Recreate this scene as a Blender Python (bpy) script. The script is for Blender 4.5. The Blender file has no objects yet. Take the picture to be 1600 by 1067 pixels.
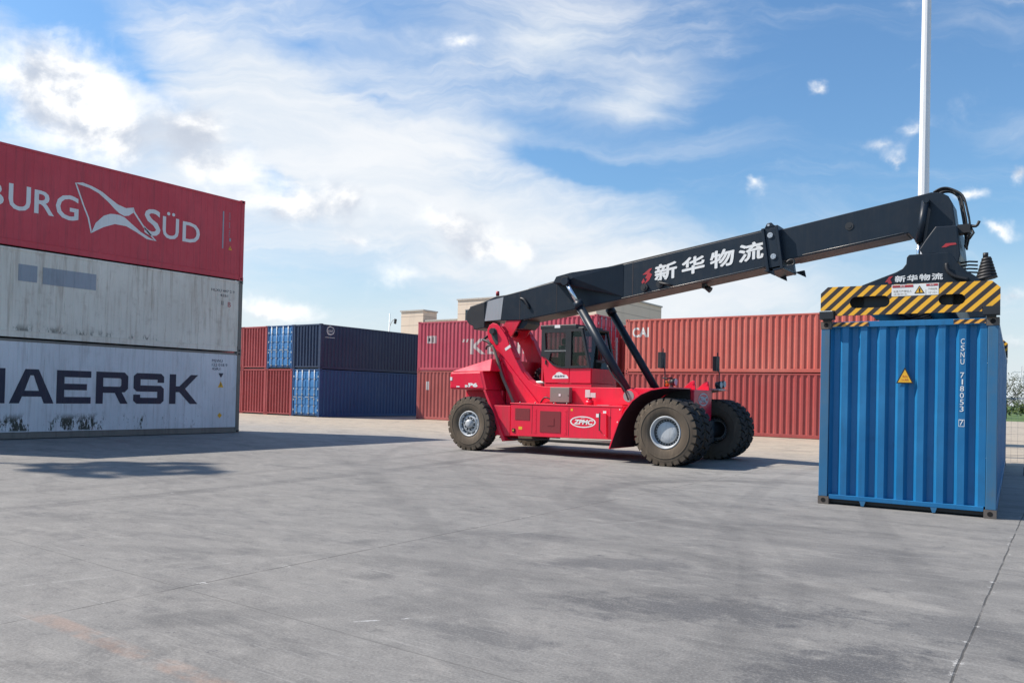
import bpy, bmesh, math, random
from mathutils import Vector, Matrix
R = math.radians
random.seed(7)
SC = bpy.context.scene
COL = SC.collection

# ------------------------------------------------------------------ camera
YAW, PITCH, ROLL = R(35.236), R(0.7194), R(1.3462)
rt = Vector((math.cos(YAW), math.sin(YAW), 0))
fh = Vector((-math.sin(YAW), math.cos(YAW), 0))
fw = fh * math.cos(PITCH) + Vector((0, 0, math.sin(PITCH)))
up = rt.cross(fw)
rt2 = rt * math.cos(ROLL) + up * math.sin(ROLL)
up2 = up * math.cos(ROLL) - rt * math.sin(ROLL)
cd = bpy.data.cameras.new('camera')
cam = bpy.data.objects.new('camera', cd)
COL.objects.link(cam)
m = Matrix.Identity(4)
for i in range(3):
    m[i][0], m[i][1], m[i][2] = rt2[i], up2[i], -fw[i]
m[2][3] = 1.628
cam.matrix_world = m
cd.sensor_width = 36
cd.lens = 1235.0 / 1600 * 36
cd.shift_y = 66.42 / 1600
cd.clip_start = 0.1
cd.clip_end = 6000
SC.camera = cam

# ------------------------------------------------------------------ light
SUN_DIR = Vector((-.905, -.425, 0)).normalized()          # towards the sun, on the ground
ELEV = R(46.5)
sd = bpy.data.lights.new('sun', 'SUN')
sd.energy = 5.0
sd.angle = R(0.55)
sd.color = (1.0, 0.92, 0.82)
sun = bpy.data.objects.new('sun', sd)
COL.objects.link(sun)
tosun = SUN_DIR * math.cos(ELEV) + Vector((0, 0, math.sin(ELEV)))
sun.rotation_euler = tosun.to_track_quat('Z', 'Y').to_euler()
sun.location = (-30, -10, 40)
SC.view_settings.view_transform = 'Standard'
SC.view_settings.look = 'None'
SC.view_settings.gamma = 1
SC.view_settings.exposure = 0.42


class NT:
    """small wrapper round a node tree"""
    def __init__(s, tree):
        s.t = tree
        tree.nodes.clear()
    def n(s, typ, ins=None, **kw):
        nd = s.t.nodes.new(typ)
        for k, v in kw.items():
            setattr(nd, k, v)
        if ins:
            for k, v in ins.items():
                if isinstance(v, bpy.types.NodeSocket):
                    s.t.links.new(v, nd.inputs[k])
                else:
                    nd.inputs[k].default_value = v
        return nd
    def math(s, op, a, b=None, c=None, clamp=False):
        ins = {0: a}
        if b is not None: ins[1] = b
        if c is not None: ins[2] = c
        return s.n('ShaderNodeMath', ins, operation=op, use_clamp=clamp).outputs[0]
    def noise(s, vec, scale, detail=4, rough=.55, dist=0, col=False):
        nd = s.n('ShaderNodeTexNoise', {'Vector': vec, 'Scale': scale, 'Detail': detail, 'Roughness': rough, 'Distortion': dist})
        return nd.outputs['Color' if col else 'Fac']
    def step(s, v, a, b, lo=0., hi=1.):
        nd = s.n('ShaderNodeMapRange', {'Value': v, 'From Min': a, 'From Max': b, 'To Min': lo, 'To Max': hi}, interpolation_type='SMOOTHSTEP')
        return nd.outputs[0]
    def mix(s, f, a, b, mode='MIX'):
        nd = s.n('ShaderNodeMix', None, data_type='RGBA', blend_type=mode, clamp_factor=True)
        for k, v in ((0, f), (6, a), (7, b)):
            if isinstance(v, bpy.types.NodeSocket): s.t.links.new(v, nd.inputs[k])
            elif k: nd.inputs[k].default_value = (*v, 1) if len(v) == 3 else v
            else: nd.inputs[k].default_value = v
        return nd.outputs[2]
    def mapv(s, vec, loc=(0, 0, 0), rot=(0, 0, 0), scale=(1, 1, 1), typ='POINT'):
        return s.n('ShaderNodeMapping', {'Vector': vec, 'Location': loc, 'Rotation': rot, 'Scale': scale}, vector_type=typ).outputs[0]


# ------------------------------------------------------------------ sky with clouds (fixed to the compass, not to the picture)
world = bpy.data.worlds.new('World')
SC.world = world
world.use_nodes = True
w = NT(world.node_tree)
SKY_K = 0.088
sky = w.n('ShaderNodeTexSky', sky_type='NISHITA', sun_disc=False)
sky.sun_elevation = ELEV
sky.sun_rotation = math.atan2(tosun.x, tosun.y)
sky.altitude = 100
sky.air_density = 1.35
sky.dust_density = 0.6
sky.ozone_density = 2.2
tc = w.n('ShaderNodeTexCoord').outputs['Generated']
def wdot(v):
    return w.n('ShaderNodeVectorMath', {0: tc, 1: tuple(v)}, operation='DOT_PRODUCT').outputs['Value']
dF = w.math('MAXIMUM', wdot(fh), 0.12)
sx = w.math('DIVIDE', wdot(rt), dF)          # tangent of the bearing east of the yard's view axis
sz = w.math('DIVIDE', w.n('ShaderNodeSeparateXYZ', {0: tc}).outputs[2], dF)
P0 = w.n('ShaderNodeCombineXYZ', {0: sx, 1: sz, 2: 0.0}).outputs[0]
def warp(scale, amt, seed):
    c = w.noise(w.mapv(P0, loc=(seed, seed * .7, 0)), scale, 5, .6, 0, True)
    c = w.n('ShaderNodeVectorMath', {0: c, 1: (.5, .5, .5)}, operation='SUBTRACT').outputs[0]
    return w.n('ShaderNodeVectorMath', {0: c, 1: (amt, amt, 0)}, operation='MULTIPLY').outputs[0]
PW = w.n('ShaderNodeVectorMath', {0: P0, 1: warp(4.0, .13, 3.1)}, operation='ADD').outputs[0]
def pxy(x, y): return ((x - 800) / 1235, (615 - y) / 1235)
def blob(vec, x, y, rx, ry, ang, wgt, grad='QUADRATIC_SPHERE'):
    cx, cy = pxy(x, y)
    v = w.mapv(vec, (cx, cy, 0), (0, 0, R(-ang)), (rx / 1235, ry / 1235, 1), 'TEXTURE')
    g = w.n('ShaderNodeTexGradient', {0: v}, gradient_type=grad).outputs['Fac']
    return w.math('MULTIPLY', g, wgt)
def total(lst):
    a = lst[0]
    for b in lst[1:]: a = w.math('ADD', a, b)
    return a
# thin high veil
veil = total([
    blob(PW, 430, 130, 700, 280, 14, 1.5), blob(PW, 860, 40, 330, 190, 6, 1.5), blob(PW, 990, 140, 170, 80, -25, 1.2),
    blob(PW, 600, 330, 720, 260, 16, 1.7), blob(PW, 760, 205, 170, 45, 8, .8), blob(PW, 900, 400, 480, 150, 10, 1.4),
    blob(PW, 1120, 440, 460, 110, 2, 1.3), blob(PW, 200, 320, 500, 330, 0, 1.2), blob(PW, -300, 200, 700, 500, 0, 1.1), blob(PW, 1450, 480, 380, 90, 0, .8),
    blob(PW, 120, 50, 230, 75, 24, -1.7), blob(PW, 200, 130, 140, 45, 35, -1.2), blob(PW, 430, 285, 150, 60, 30, -1.3), blob(PW, 480, 60, 160, 45, 10, -.7), blob(PW, 600, 140, 120, 30, 18, -.6), blob(PW, 890, 255, 260, 45, 12, -1.9),
    blob(PW, 620, 465, 260, 40, 0, -.5), blob(PW, 1330, 120, 330, 260, 0, -.8)])
fib = w.noise(w.mapv(PW, rot=(0, 0, R(20)), scale=(1.4, 6.5, 1)), 1.9, 8, .60, .5)
veil = w.math('ADD', veil, w.math('MULTIPLY', w.math('SUBTRACT', fib, .5), 2.6))
veil_a = w.math('MULTIPLY', w.step(veil, -.25, 1.55), .92)
# cumulus heaps
cum_list = [
    (60, 150, 150, 120, 10, 1.6), (150, 210, 150, 95, 20, 1.5), (290, 215, 95, 80, 10, 1.3), (330, 280, 110, 60, 0, .9), (450, 335, 120, 60, 10, 1.2), (540, 320, 70, 60, 0, 1.1),
    (705, 350, 80, 50, 0, 1.1), (760, 385, 90, 42, 10, 1.1), (820, 380, 45, 50, 0, .8), (560, 390, 80, 30, 0, .8), (430, 492, 110, 26, 0, 1.1), (620, 430, 90, 26, 0, .6),
    (1268, 132, 38, 24, -10, .95), (1360, 215, 85, 40, 10, .8), (1385, 238, 45, 20, 8, .8), (1178, 282, 34, 26, -10, .85), (1412, 188, 50, 18, -5, .6),
    (1500, 280, 65, 34, -8, 1.2), (1560, 343, 55, 24, 0, 1.1), (1592, 262, 46, 40, 0, 1.25), (1575, 432, 100, 45, 0, 1.2), (1500, 470, 120, 40, 0, .7), (722, 62, 40, 30, -10, .7), (735, 100, 30, 22, 0, .6), (1590, 520, 160, 40, 0, .8)]
P2 = w.n('ShaderNodeVectorMath', {0: P0, 1: warp(11, .085, 9.3)}, operation='ADD').outputs[0]
cum = total([blob(P2, c[0], c[1], c[2] * (1 if c[0] > 1100 else 1.3), c[3] * (1 if c[0] > 1100 else 1.3), c[4], c[5] * (.86 if c[0] > 1100 else 1.15)) for c in cum_list])
puff = w.noise(w.mapv(P0, loc=(2.2, 5, 0), scale=(1, 1.35, 1)), 9, 8, .58, .3)
cumd = w.math('ADD', cum, w.math('MULTIPLY', w.math('SUBTRACT', puff, .5), 1.7))
cum_a = w.math('MULTIPLY', w.step(cumd, .15, 1.15), .92)
# light side: the same heaps looked up a little towards the sun
puff2 = w.noise(w.mapv(P0, loc=(2.2 - .05, 5 + .075, 0), scale=(1, 1.35, 1)), 9, 8, .58, .3)
rel = w.math('SUBTRACT', puff, puff2)
lit = w.step(rel, -.20, .10)
core = w.step(cumd, .75, 1.9)
ccol = w.mix(lit, (5.2, 5.7, 6.6), (10.2, 10.1, 9.9))
ccol = w.mix(w.math('MULTIPLY', core, w.math('SUBTRACT', 1, lit)), ccol, (4.5, 5.0, 5.9))
vcol = w.mix(w.step(fib, .3, .7), (6.3, 7.0, 7.8), (8.3, 8.4, 8.5))
hz = w.step(sz, .27, -.01)
base = w.mix(1.0, sky.outputs[0], (0.78, 1.06, 1.30), 'MULTIPLY')
base = w.mix(w.math('MULTIPLY', hz, .88), base, (6.7, 7.2, 7.8))
c1 = w.mix(veil_a, base, vcol)
c1 = w.mix(cum_a, c1, ccol)
bg = w.n('ShaderNodeBackground', {'Color': c1, 'Strength': SKY_K})
w.t.links.new(bg.outputs[0], w.n('ShaderNodeOutputWorld').inputs[0])


# ------------------------------------------------------------------ materials
def principled(name):
    mt = bpy.data.materials.new(name)
    mt.use_nodes = True
    t = NT(mt.node_tree)
    b = t.n('ShaderNodeBsdfPrincipled')
    o = t.n('ShaderNodeOutputMaterial', {0: b.outputs[0]})
    return mt, t, b
def objcoord(t):
    tc = t.n('ShaderNodeTexCoord').outputs['Object']
    oi = t.n('ShaderNodeObjectInfo').outputs['Location']
    return tc, t.n('ShaderNodeVectorMath', {0: tc, 1: oi}, operation='ADD').outputs[0]

def paint(name, col, rough=.45, fade=.3, streak=.35, dirt=(.10, .085, .07), rust=0.0, metal=0.0, bump=.0, fadecol=None, moss=None, spec=.5):
    mt, t, b = principled(name)
    tc, v = objcoord(t)
    big = t.noise(v, .55, 4, .6)
    mid = t.noise(v, 3.5, 5, .65)
    st = t.noise(t.mapv(v, scale=(5.5, 5.5, .33)), 1.6, 6, .68, .3)
    fine = t.noise(v, 28, 4, .6)
    fc = fadecol or tuple(min(1, c * 1.25 + .035) for c in col)
    c = t.mix(t.math('MULTIPLY', t.step(big, .35, .72), fade), col, fc)
    c = t.mix(t.math('MULTIPLY', t.step(st, .46, .74), streak), c, dirt)
    c = t.mix(t.math('MULTIPLY', t.step(mid, .52, .75), streak * .5), c, dirt)
    if rust:
        rn = t.noise(t.mapv(v, scale=(1, 1, .45)), 9, 7, .72, .4)
        c = t.mix(t.step(rn, .73 - rust * .12, .77 - rust * .1), c, (.09, .035, .018))
    if moss:
        z = t.n('ShaderNodeSeparateXYZ', {0: tc}).outputs[2]
        x = t.n('ShaderNodeSeparateXYZ', {0: tc}).outputs[0]
        zz = t.math('MULTIPLY', t.step(z, moss[0], moss[0] + .06), t.step(z, moss[1], moss[1] - .28))
        clump = t.math('MULTIPLY', t.step(t.noise(t.mapv(v, scale=(1, 1, .3)), 1.1, 3, .6), .38, .60), t.step(x, 10.5, 6.5, .25, 1.0))
        mn = t.noise(t.mapv(v, scale=(1.5, 1.5, .5)), 9, 7, .75, .5)
        mk = t.step(t.math('ADD', mn, t.math('MULTIPLY', clump, .25)), .64, .72)
        mk = t.math('MULTIPLY', t.math('MULTIPLY', zz, mk), moss[2])
        c = t.mix(mk, c, (.045, .05, .035))
        drip = t.noise(t.mapv(v, scale=(7, 7, .22)), 2.2, 5, .7)
        c = t.mix(t.math('MULTIPLY', t.step(drip, .60, .72), .5), c, (.16, .13, .10))
    t.t.links.new(c, b.inputs['Base Color'])
    b.inputs['Metallic'].default_value = metal
    b.inputs['Specular IOR Level'].default_value = spec
    t.t.links.new(t.math('ADD', t.math('MULTIPLY', mid, .28), rough - .14), b.inputs['Roughness'])
    if bump:
        h = t.math('ADD', t.math('MULTIPLY', t.noise(v, 1.3, 2, .5), 1.0), t.math('MULTIPLY', fine, .02))
        t.t.links.new(t.n('ShaderNodeBump', {'Strength': 1.0, 'Distance': bump, 'Height': h}).outputs[0], b.inputs['Normal'])
    return mt

M = {}
M['red'] = paint('stacker_red', (.74, .007, .042), .36, .15, .26, (.30, .05, .045), bump=.010)
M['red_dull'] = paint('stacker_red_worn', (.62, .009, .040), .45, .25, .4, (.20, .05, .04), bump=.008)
M['dark'] = paint('boom_charcoal', (.009, .016, .027), .42, .4, .3, (.035, .036, .038), fadecol=(.016, .027, .042), bump=.008, spec=.32)
M['under'] = paint('boom_grease', (.045, .032, .030), .5, .4, .6, (.12, .07, .05), bump=.004)
M['black'] = paint('black_steel', (.012, .013, .016), .5, .3, .25, (.05, .045, .04))
M['rubber'] = paint('hose_rubber', (.010, .010, .012), .55, .2, .1)
M['tyre'] = paint('tyre_dusty', (.095, .074, .055), .85, .5, .55, (.18, .14, .10), spec=.2, bump=.003)
M['tread'] = paint('tyre_tread', (.026, .024, .024), .85, .5, .4, (.085, .07, .056), spec=.2, bump=.003)
M['rim'] = paint('rim_silver', (.44, .46, .48), .5, .35, .45, (.13, .12, .10), metal=.15)
M['chrome'] = paint('chrome_rod', (.75, .77, .80), .18, .1, .1, metal=1.0)
M['steel'] = paint('bare_steel', (.33, .32, .30), .45, .3, .4, metal=.6)
M['hosegrey'] = paint('sleeved_hose', (.16, .14, .11), .7, .3, .3)
M['white'] = paint('white_marking', (.74, .74, .72), .55, .2, .14, (.35, .33, .3))
M['offwhite'] = paint('faded_white_marking', (.58, .57, .55), .6, .3, .3, (.3, .28, .26))
M['navyletter'] = paint('navy_lettering', (.012, .016, .040), .5, .3, .15, (.09, .09, .10))
M['redmark'] = paint('red_emblem', (.40, .02, .03), .5)
M['yellow'] = paint('yellow_paint', (.75, .40, .02), .5, .2, .2)
M['amber'] = paint('amber_lens', (.70, .22, .02), .25, .1, .05)
M['ebox'] = paint('grey_box', (.20, .185, .16), .5, .3, .3)
M['green'] = paint('dark_green', (.03, .045, .04), .5)
M['fadedletter'] = paint('worn_lettering', (.50, .42, .40), .6, .5, .5, (.38, .10, .11))
M['greypanel'] = paint('grey_panel', (.30, .32, .34), .5, .2, .2)
M['patch'] = paint('overpaint_grey', (.30, .33, .37), .6, .3, .25)
M['cast_blue'] = paint('corner_casting', (.10, .085, .075), .7, .5, .6, (.16, .10, .06), rust=.4)
M['hole'] = paint('casting_hole', (.006, .005, .005), .9, 0, 0)
M['pole'] = paint('pole_white', (.72, .73, .74), .45, .15, .12)
M['galv'] = paint('galvanised', (.42, .44, .46), .45, .3, .2, metal=.5)
M['shade_seam'] = paint('fender_shade_seam_maroon', (.05, .008, .014), .8, .4, .5, (.03, .02, .02))  # dark maroon: painted shade inside the fenders, also colours the panel seams
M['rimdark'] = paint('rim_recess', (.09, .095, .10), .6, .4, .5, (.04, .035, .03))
M['rust'] = paint('rusty_steel', (.12, .07, .05), .8, .5, .6)
M['navybeam'] = paint('navy_beam', (.012, .022, .06), .55, .3, .3, rust=.2)

def cpaint(key, name, col, **kw):
    d = dict(rough=.5, fade=.45, streak=.28, rust=.12, bump=.012)
    d.update(kw)
    M[key] = paint(name, col, **d)
cpaint('c_ham', 'container_crimson', (.56, .045, .065), fade=.35, rust=0, streak=.4, dirt=(.24, .05, .06), bump=.02)
cpaint('c_white', 'container_old_white', (.70, .65, .56), moss=(.18, .46, .85), dirt=(.30, .21, .14), streak=.55, rust=.45, bump=.02)
cpaint('c_maersk', 'container_light_grey', (.62, .63, .65), moss=(.20, .80, 1.0), dirt=(.22, .2, .18), streak=.30, bump=.02)
cpaint('c_rail', 'reefer_rail', (.16, .15, .13), dirt=(.07, .06, .05), streak=.5)
cpaint('c_blue', 'container_azure', (.004, .130, .315), fade=.6, streak=.32, dirt=(.01, .06, .12), rust=.2, bump=.03, fadecol=(.025, .20, .42))
cpaint('c_bluepost', 'container_azure_faded', (.02, .13, .27), fade=.6, streak=.5, dirt=(.10, .11, .11), fadecol=(.09, .15, .20), rust=.3)
cpaint('c_navy', 'container_navy', (.008, .022, .066), fadecol=(.018, .04, .095), dirt=(.09, .10, .12), streak=.25)
cpaint('c_royal', 'container_royal', (.007, .052, .165), fadecol=(.013, .075, .20), streak=.2)
cpaint('c_door', 'container_door_blue', (.03, .17, .40), fade=.5, streak=.3, dirt=(.14, .17, .22), rust=.1)
cpaint('c_red1', 'container_oxide', (.32, .045, .045), dirt=(.14, .04, .03))
cpaint('c_red2', 'container_oxide_dull', (.28, .035, .035), dirt=(.13, .05, .04))
cpaint('c_k', 'container_rose_red', (.46, .055, .090), fade=.5, fadecol=(.52, .12, .14), dirt=(.20, .03, .05))
cpaint('c_k2', 'container_brown_red', (.36, .080, .070), fade=.5, dirt=(.17, .05, .04), rust=.4)
cpaint('c_cai', 'container_coral', (.50, .105, .080), fade=.5, fadecol=(.54, .17, .13), dirt=(.26, .05, .04), rust=.5)
cpaint('c_cai2', 'container_brick_red', (.36, .060, .055), fade=.4, fadecol=(.38, .10, .09), dirt=(.14, .035, .03), rust=.2)

def mat_hazard(nm='hazard_stripes', ax=0, per=.178, sl=1.05, on=(.86, .42, .012)):
    mt, t, b = principled(nm)
    tc, v = objcoord(t)
    s = t.n('ShaderNodeSeparateXYZ', {0: tc})
    q = t.math('SUBTRACT', s.outputs[0] if ax == 0 else t.math('MULTIPLY', s.outputs[1], -1), t.math('MULTIPLY', s.outputs[2], sl))
    f = t.math('FRACT', t.math('DIVIDE', t.math('ADD', q, 20.03), per))
    msk = t.step(f, .50, .53)
    msk = t.math('MULTIPLY', msk, t.step(f, 1.0, .97))
    wear = t.step(t.noise(v, 14, 6, .7), .60, .70)
    yel = t.mix(t.noise(v, 3, 4, .6), on, (.86, .46, .04))
    c = t.mix(msk, (.035, .026, .026), yel)
    c = t.mix(t.math('MULTIPLY', wear, .45), c, (.08, .06, .05))
    t.t.links.new(c, b.inputs['Base Color'])
    b.inputs['Roughness'].default_value = .5
    return mt
M['hazard'] = mat_hazard()
M['hazard2'] = mat_hazard('hazard_tape', 1, .13, 1.3, (.80, .32, .06))
def mat_perf():
    mt, t, b = principled('perforated_mesh')
    tc, v = objcoord(t)
    s = t.n('ShaderNodeSeparateXYZ', {0: tc})
    a = t.math('SINE', t.math('MULTIPLY', s.outputs[0], 170))
    c = t.math('SINE', t.math('MULTIPLY', s.outputs[2], 170))
    k = t.step(t.math('MULTIPLY', a, c), -.15, .25)
    col = t.mix(k, (.33, .02, .03), (.03, .012, .012))
    t.t.links.new(col, b.inputs['Base Color'])
    b.inputs['Roughness'].default_value = .6
    return mt
M['perf'] = mat_perf()
def mat_glass(name, tint, alpha):
    mt = bpy.data.materials.new(name)
    mt.use_nodes = True
    t = NT(mt.node_tree)
    tr = t.n('ShaderNodeBsdfTransparent', {'Color': (*tint, 1)})
    gl = t.n('ShaderNodeBsdfGlossy', {'Color': (1, 1, 1, 1), 'Roughness': .03})
    lw = t.n('ShaderNodeLayerWeight', {'Blend': .5}).outputs['Facing']
    f = t.math('ADD', t.math('MULTIPLY', t.math('POWER', lw, 4.0), .35), alpha)
    mx = t.n('ShaderNodeMixShader', {0: f, 1: tr.outputs[0], 2: gl.outputs[0]})
    t.n('ShaderNodeOutputMaterial', {0: mx.outputs[0]})
    return mt
M['glass'] = mat_glass('cab_glass', (.40, .47, .46), .03)
M['winglass'] = paint('dark_window_glass', (.02, .03, .04), .12, .1, .1)

def mat_ground():
    mt, t, b = principled('concrete_yard')
    geo = t.n('ShaderNodeNewGeometry').outputs['Position']
    sp = t.n('ShaderNodeSeparateXYZ', {0: geo})
    X, Y = sp.outputs[0], sp.outputs[1]
    rotv = t.mapv(geo, rot=(0, 0, R(-36)))
    n_big = t.noise(geo, .085, 4, .6)
    n_mid = t.noise(geo, .45, 6, .66, .4)
    n_fine = t.noise(geo, 4.5, 9, .78)
    n_str = t.noise(t.mapv(geo, rot=(0, 0, R(-35)), scale=(1.5, 2.4, 1)), 1.6, 9, .78, .4)
    n_grit = t.noise(geo, 55, 3, .6)
    swirl = t.noise(t.mapv(geo, rot=(0, 0, R(20)), scale=(.75, 1.7, 1)), 1.0, 8, .72, .6)
    swirl2 = t.noise(t.mapv(geo, rot=(0, 0, R(-52)), scale=(.9, 2.2, 1)), 1.0, 8, .74, .5)
    c = t.mix(n_mid, (.225, .217, .206), (.315, .302, .282))
    c = t.mix(t.step(n_big, .38, .66), c, (.30, .283, .258))
    # pale dusty slabs away from the driving lane, rubber-greyed slabs inside it
    wob = t.math('MULTIPLY', t.math('SUBTRACT', n_mid, .5), 5.0)
    lane = t.step(t.math('ADD', Y, wob), 11.5, 20.0)
    lane2 = t.step(t.math('ADD', Y, wob), 18.0, 27.0)
    c = t.mix(t.math('MULTIPLY', lane2, .85), c, (.45, .375, .28))
    c = t.mix(t.math('MULTIPLY', t.math('SUBTRACT', 1, lane), .62), c, (.155, .150, .141))
    grime = t.math('MULTIPLY', t.step(swirl, .47, .70), .55)
    c = t.mix(grime, c, (.105, .102, .10))
    c = t.mix(t.math('MULTIPLY', t.step(swirl2, .52, .74), .40), c, (.10, .098, .098))
    c = t.mix(t.math('MULTIPLY', t.step(n_fine, .50, .70), .42), c, (.33, .315, .29))
    c = t.mix(t.math('MULTIPLY', t.step(n_fine, .47, .30), .55), c, (.075, .073, .072))
    blot = t.noise(t.mapv(geo, rot=(0, 0, R(15)), scale=(.8, 1.5, 1)), .9, 9, .76, .6)
    c = t.mix(t.math('MULTIPLY', t.step(blot, .50, .66), t.step(Y, 26, 12, .15, .55)), c, (.095, .093, .092))
    c = t.mix(t.math('MULTIPLY', t.step(blot, .46, .32), .35), c, (.34, .32, .29))
    c = t.mix(t.math('MULTIPLY', t.step(n_str, .52, .72), .45), c, (.105, .102, .10))
    c = t.mix(t.math('MULTIPLY', t.step(n_str, .46, .30), .38), c, (.34, .322, .295))
    # oily patches in the right foreground
    def pool(x, y, rx, ry, ang, k, col=(.085, .085, .092)):
        v = t.mapv(geo, (x, y, 0), (0, 0, R(ang)), (rx, ry, 1), 'TEXTURE')
        g = t.n('ShaderNodeTexGradient', {0: v}, gradient_type='SPHERICAL').outputs['Fac']
        g = t.math('ADD', g, t.math('MULTIPLY', t.math('SUBTRACT', n_fine, .5), 2.0))
        g = t.math('ADD', g, t.math('MULTIPLY', t.math('SUBTRACT', n_str, .5), 1.6))
        return t.math('MULTIPLY', t.step(g, .25, .8), t.math('MULTIPLY', k, 1.0))
    for a in ((-2.3, 5.9, 2.0, .7, 30, .65), (-1.1, 5.2, 1.3, .6, 60, .7), (-3.6, 6.9, 1.5, .55, 40, .5), (-3.2, 4.3, 1.0, .35, 10, .45), (-.5, 6.6, 1.5, .7, 10, .4), (-1.8, 8.6, 2.2, .8, 70, .35), (-5.2, 7.5, 1.2, .4, 20, .35)):
        c = t.mix(pool(*a), c, (.055, .056, .062))
    # tyre marks: arcs and straights
    def arc(cx, cy, rad, wd, k, x0=-99, x1=99):
        dx = t.math('SUBTRACT', X, cx); dy = t.math('SUBTRACT', Y, cy)
        d = t.math('SQRT', t.math('ADD', t.math('MULTIPLY', dx, dx), t.math('MULTIPLY', dy, dy)))
        e = t.math('ABSOLUTE', t.math('SUBTRACT', d, rad))
        mk = t.step(e, wd, wd * .55)
        mk = t.math('MULTIPLY', mk, t.step(t.math('ADD', t.math('MULTIPLY', n_mid, .7), n_fine), .60, 1.04))
        mk = t.math('MULTIPLY', mk, t.math('MULTIPLY', t.step(X, x0, x0 + 1.5), t.step(X, x1, x1 - 1.5)))
        return t.math('MULTIPLY', mk, k)
    marks = [arc(-14, 3.5, 12.2, .13, .32, -8, 3), arc(-14, 3.5, 12.6, .08, .26, -8, 3), arc(-14, 3.5, 10.0, .13, .22, -8, 3), arc(4, 19, 13.2, .13, .25, -10, 3), arc(4, 19, 15.6, .13, .22, -10, 3), arc(-60, 6, 48.9, .26, .55, -99, -8), arc(-60, 6, 47.3, .22, .35, -99, -9), arc(-3.6, 12.9, 3.15, .30, .55, -8, -2), arc(-3.6, 12.9, 3.75, .2, .3, -8, -1), arc(9, 32, 29.0, .25, .25), arc(9, 32, 27.2, .25, .22),
             arc(-40, -30, 50.2, .25, .25), arc(20, -14, 28.5, .22, .3), arc(20, -14, 30.4, .24, .35), arc(-2, -3, 9.2, .2, .35), arc(-2, -3, 10.9, .2, .3), arc(30, 20, 33.2, .22, .35), arc(30, 20, 35.0, .22, .3), arc(-3.6, 12.9, 3.4, .5, .25, -8, -1)]
    for mk in marks:
        c = t.mix(mk, c, (.085, .083, .082))
    # faint pale scrape lines
    for a in (arc(70, -20, 80.2, .035, .4), arc(70, -20, 80.45, .02, .3), arc(70, -21, 81.2, .03, .25), arc(-30, 60, 58.2, .02, .3)):
        c = t.mix(t.math('MULTIPLY', a, t.step(n_str, .4, .6)), c, (.36, .35, .33))
    scr = t.noise(t.mapv(geo, rot=(0, 0, R(-12)), scale=(.6, 14, 1)), 1.5, 6, .7, .2)
    scr2 = t.noise(t.mapv(geo, rot=(0, 0, R(-75)), scale=(.6, 14, 1)), 1.5, 6, .7, .2)
    c = t.mix(t.math('MULTIPLY', t.step(scr, .56, .70), .38), c, (.36, .35, .33))
    c = t.mix(t.math('MULTIPLY', t.step(scr2, .55, .72), .34), c, (.10, .098, .097))
    c = t.mix(t.math('MULTIPLY', t.step(n_grit, .50, .68), .24), c, (.36, .35, .335))
    c = t.mix(t.math('MULTIPLY', t.step(n_grit, .48, .32), .30), c, (.07, .07, .07))
    # slab joints
    wb = t.math('MULTIPLY', t.math('SUBTRACT', t.noise(geo, 1.2, 6, .75), .5), .035)
    def joint(V, off, per, wd, k):
        f = t.math('PINGPONG', t.math('ADD', t.math('ADD', V, -off + 1000 * per), wb), per / 2)
        j = t.step(f, wd, wd * .45)
        br = t.step(t.noise(geo, 1.6, 4, .7), .30, .48)
        return t.math('MULTIPLY', t.math('MULTIPLY', j, br), k)
    jx = joint(X, -0.55, 5.31, .010, .7)
    jy = joint(Y, 3.72, 5.31, .010, .35)
    chip = t.math('MULTIPLY', joint(X, -0.55, 5.31, .05, 1), t.step(t.noise(geo, 6, 5, .7), .60, .66))
    c = t.mix(t.math('MULTIPLY', chip, .7), c, (.55, .54, .52))
    c = t.mix(t.math('MAXIMUM', jx, jy), c, (.035, .033, .03))
    # faded orange line
    ol = t.math('MULTIPLY', t.step(t.math('ABSOLUTE', t.math('ADD', Y, -2.65)), .10, .06), t.step(t.noise(geo, 3.5, 6, .7), .38, .62))
    ol = t.math('MULTIPLY', ol, t.step(X, -6.3, -5.6))
    ol = t.math('MULTIPLY', ol, t.step(X, -2.6, -3.4))
    c = t.mix(t.math('MULTIPLY', ol, .15), c, (.55, .25, .12))
    # white flakes of an old line
    wl = t.math('MULTIPLY', t.step(t.math('ABSOLUTE', t.math('ADD', t.math('ADD', Y, t.math('MULTIPLY', X, -1.3)), -9.28)), .03, .015), t.step(t.noise(geo, 7, 5, .7), .52, .62))
    wl = t.math('MULTIPLY', wl, t.math('MULTIPLY', t.step(X, -4.2, -4.0), t.step(X, -3.6, -3.75)))
    c = t.mix(t.math('MULTIPLY', wl, .6), c, (.55, .55, .54))
    t.t.links.new(c, b.inputs['Base Color'])
    t.t.links.new(t.math('ADD', .62, t.math('MULTIPLY', n_mid, .3)), b.inputs['Roughness'])
    b.inputs['Specular IOR Level'].default_value = .3
    h = t.math('ADD', t.math('MULTIPLY', n_fine, .6), t.math('MULTIPLY', n_grit, .35))
    h = t.math('SUBTRACT', h, t.math('MULTIPLY', jx, 1.2))
    t.t.links.new(t.n('ShaderNodeBump', {'Strength': .55, 'Distance': .012, 'Height': h}).outputs[0], b.inputs['Normal'])
    return mt
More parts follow.
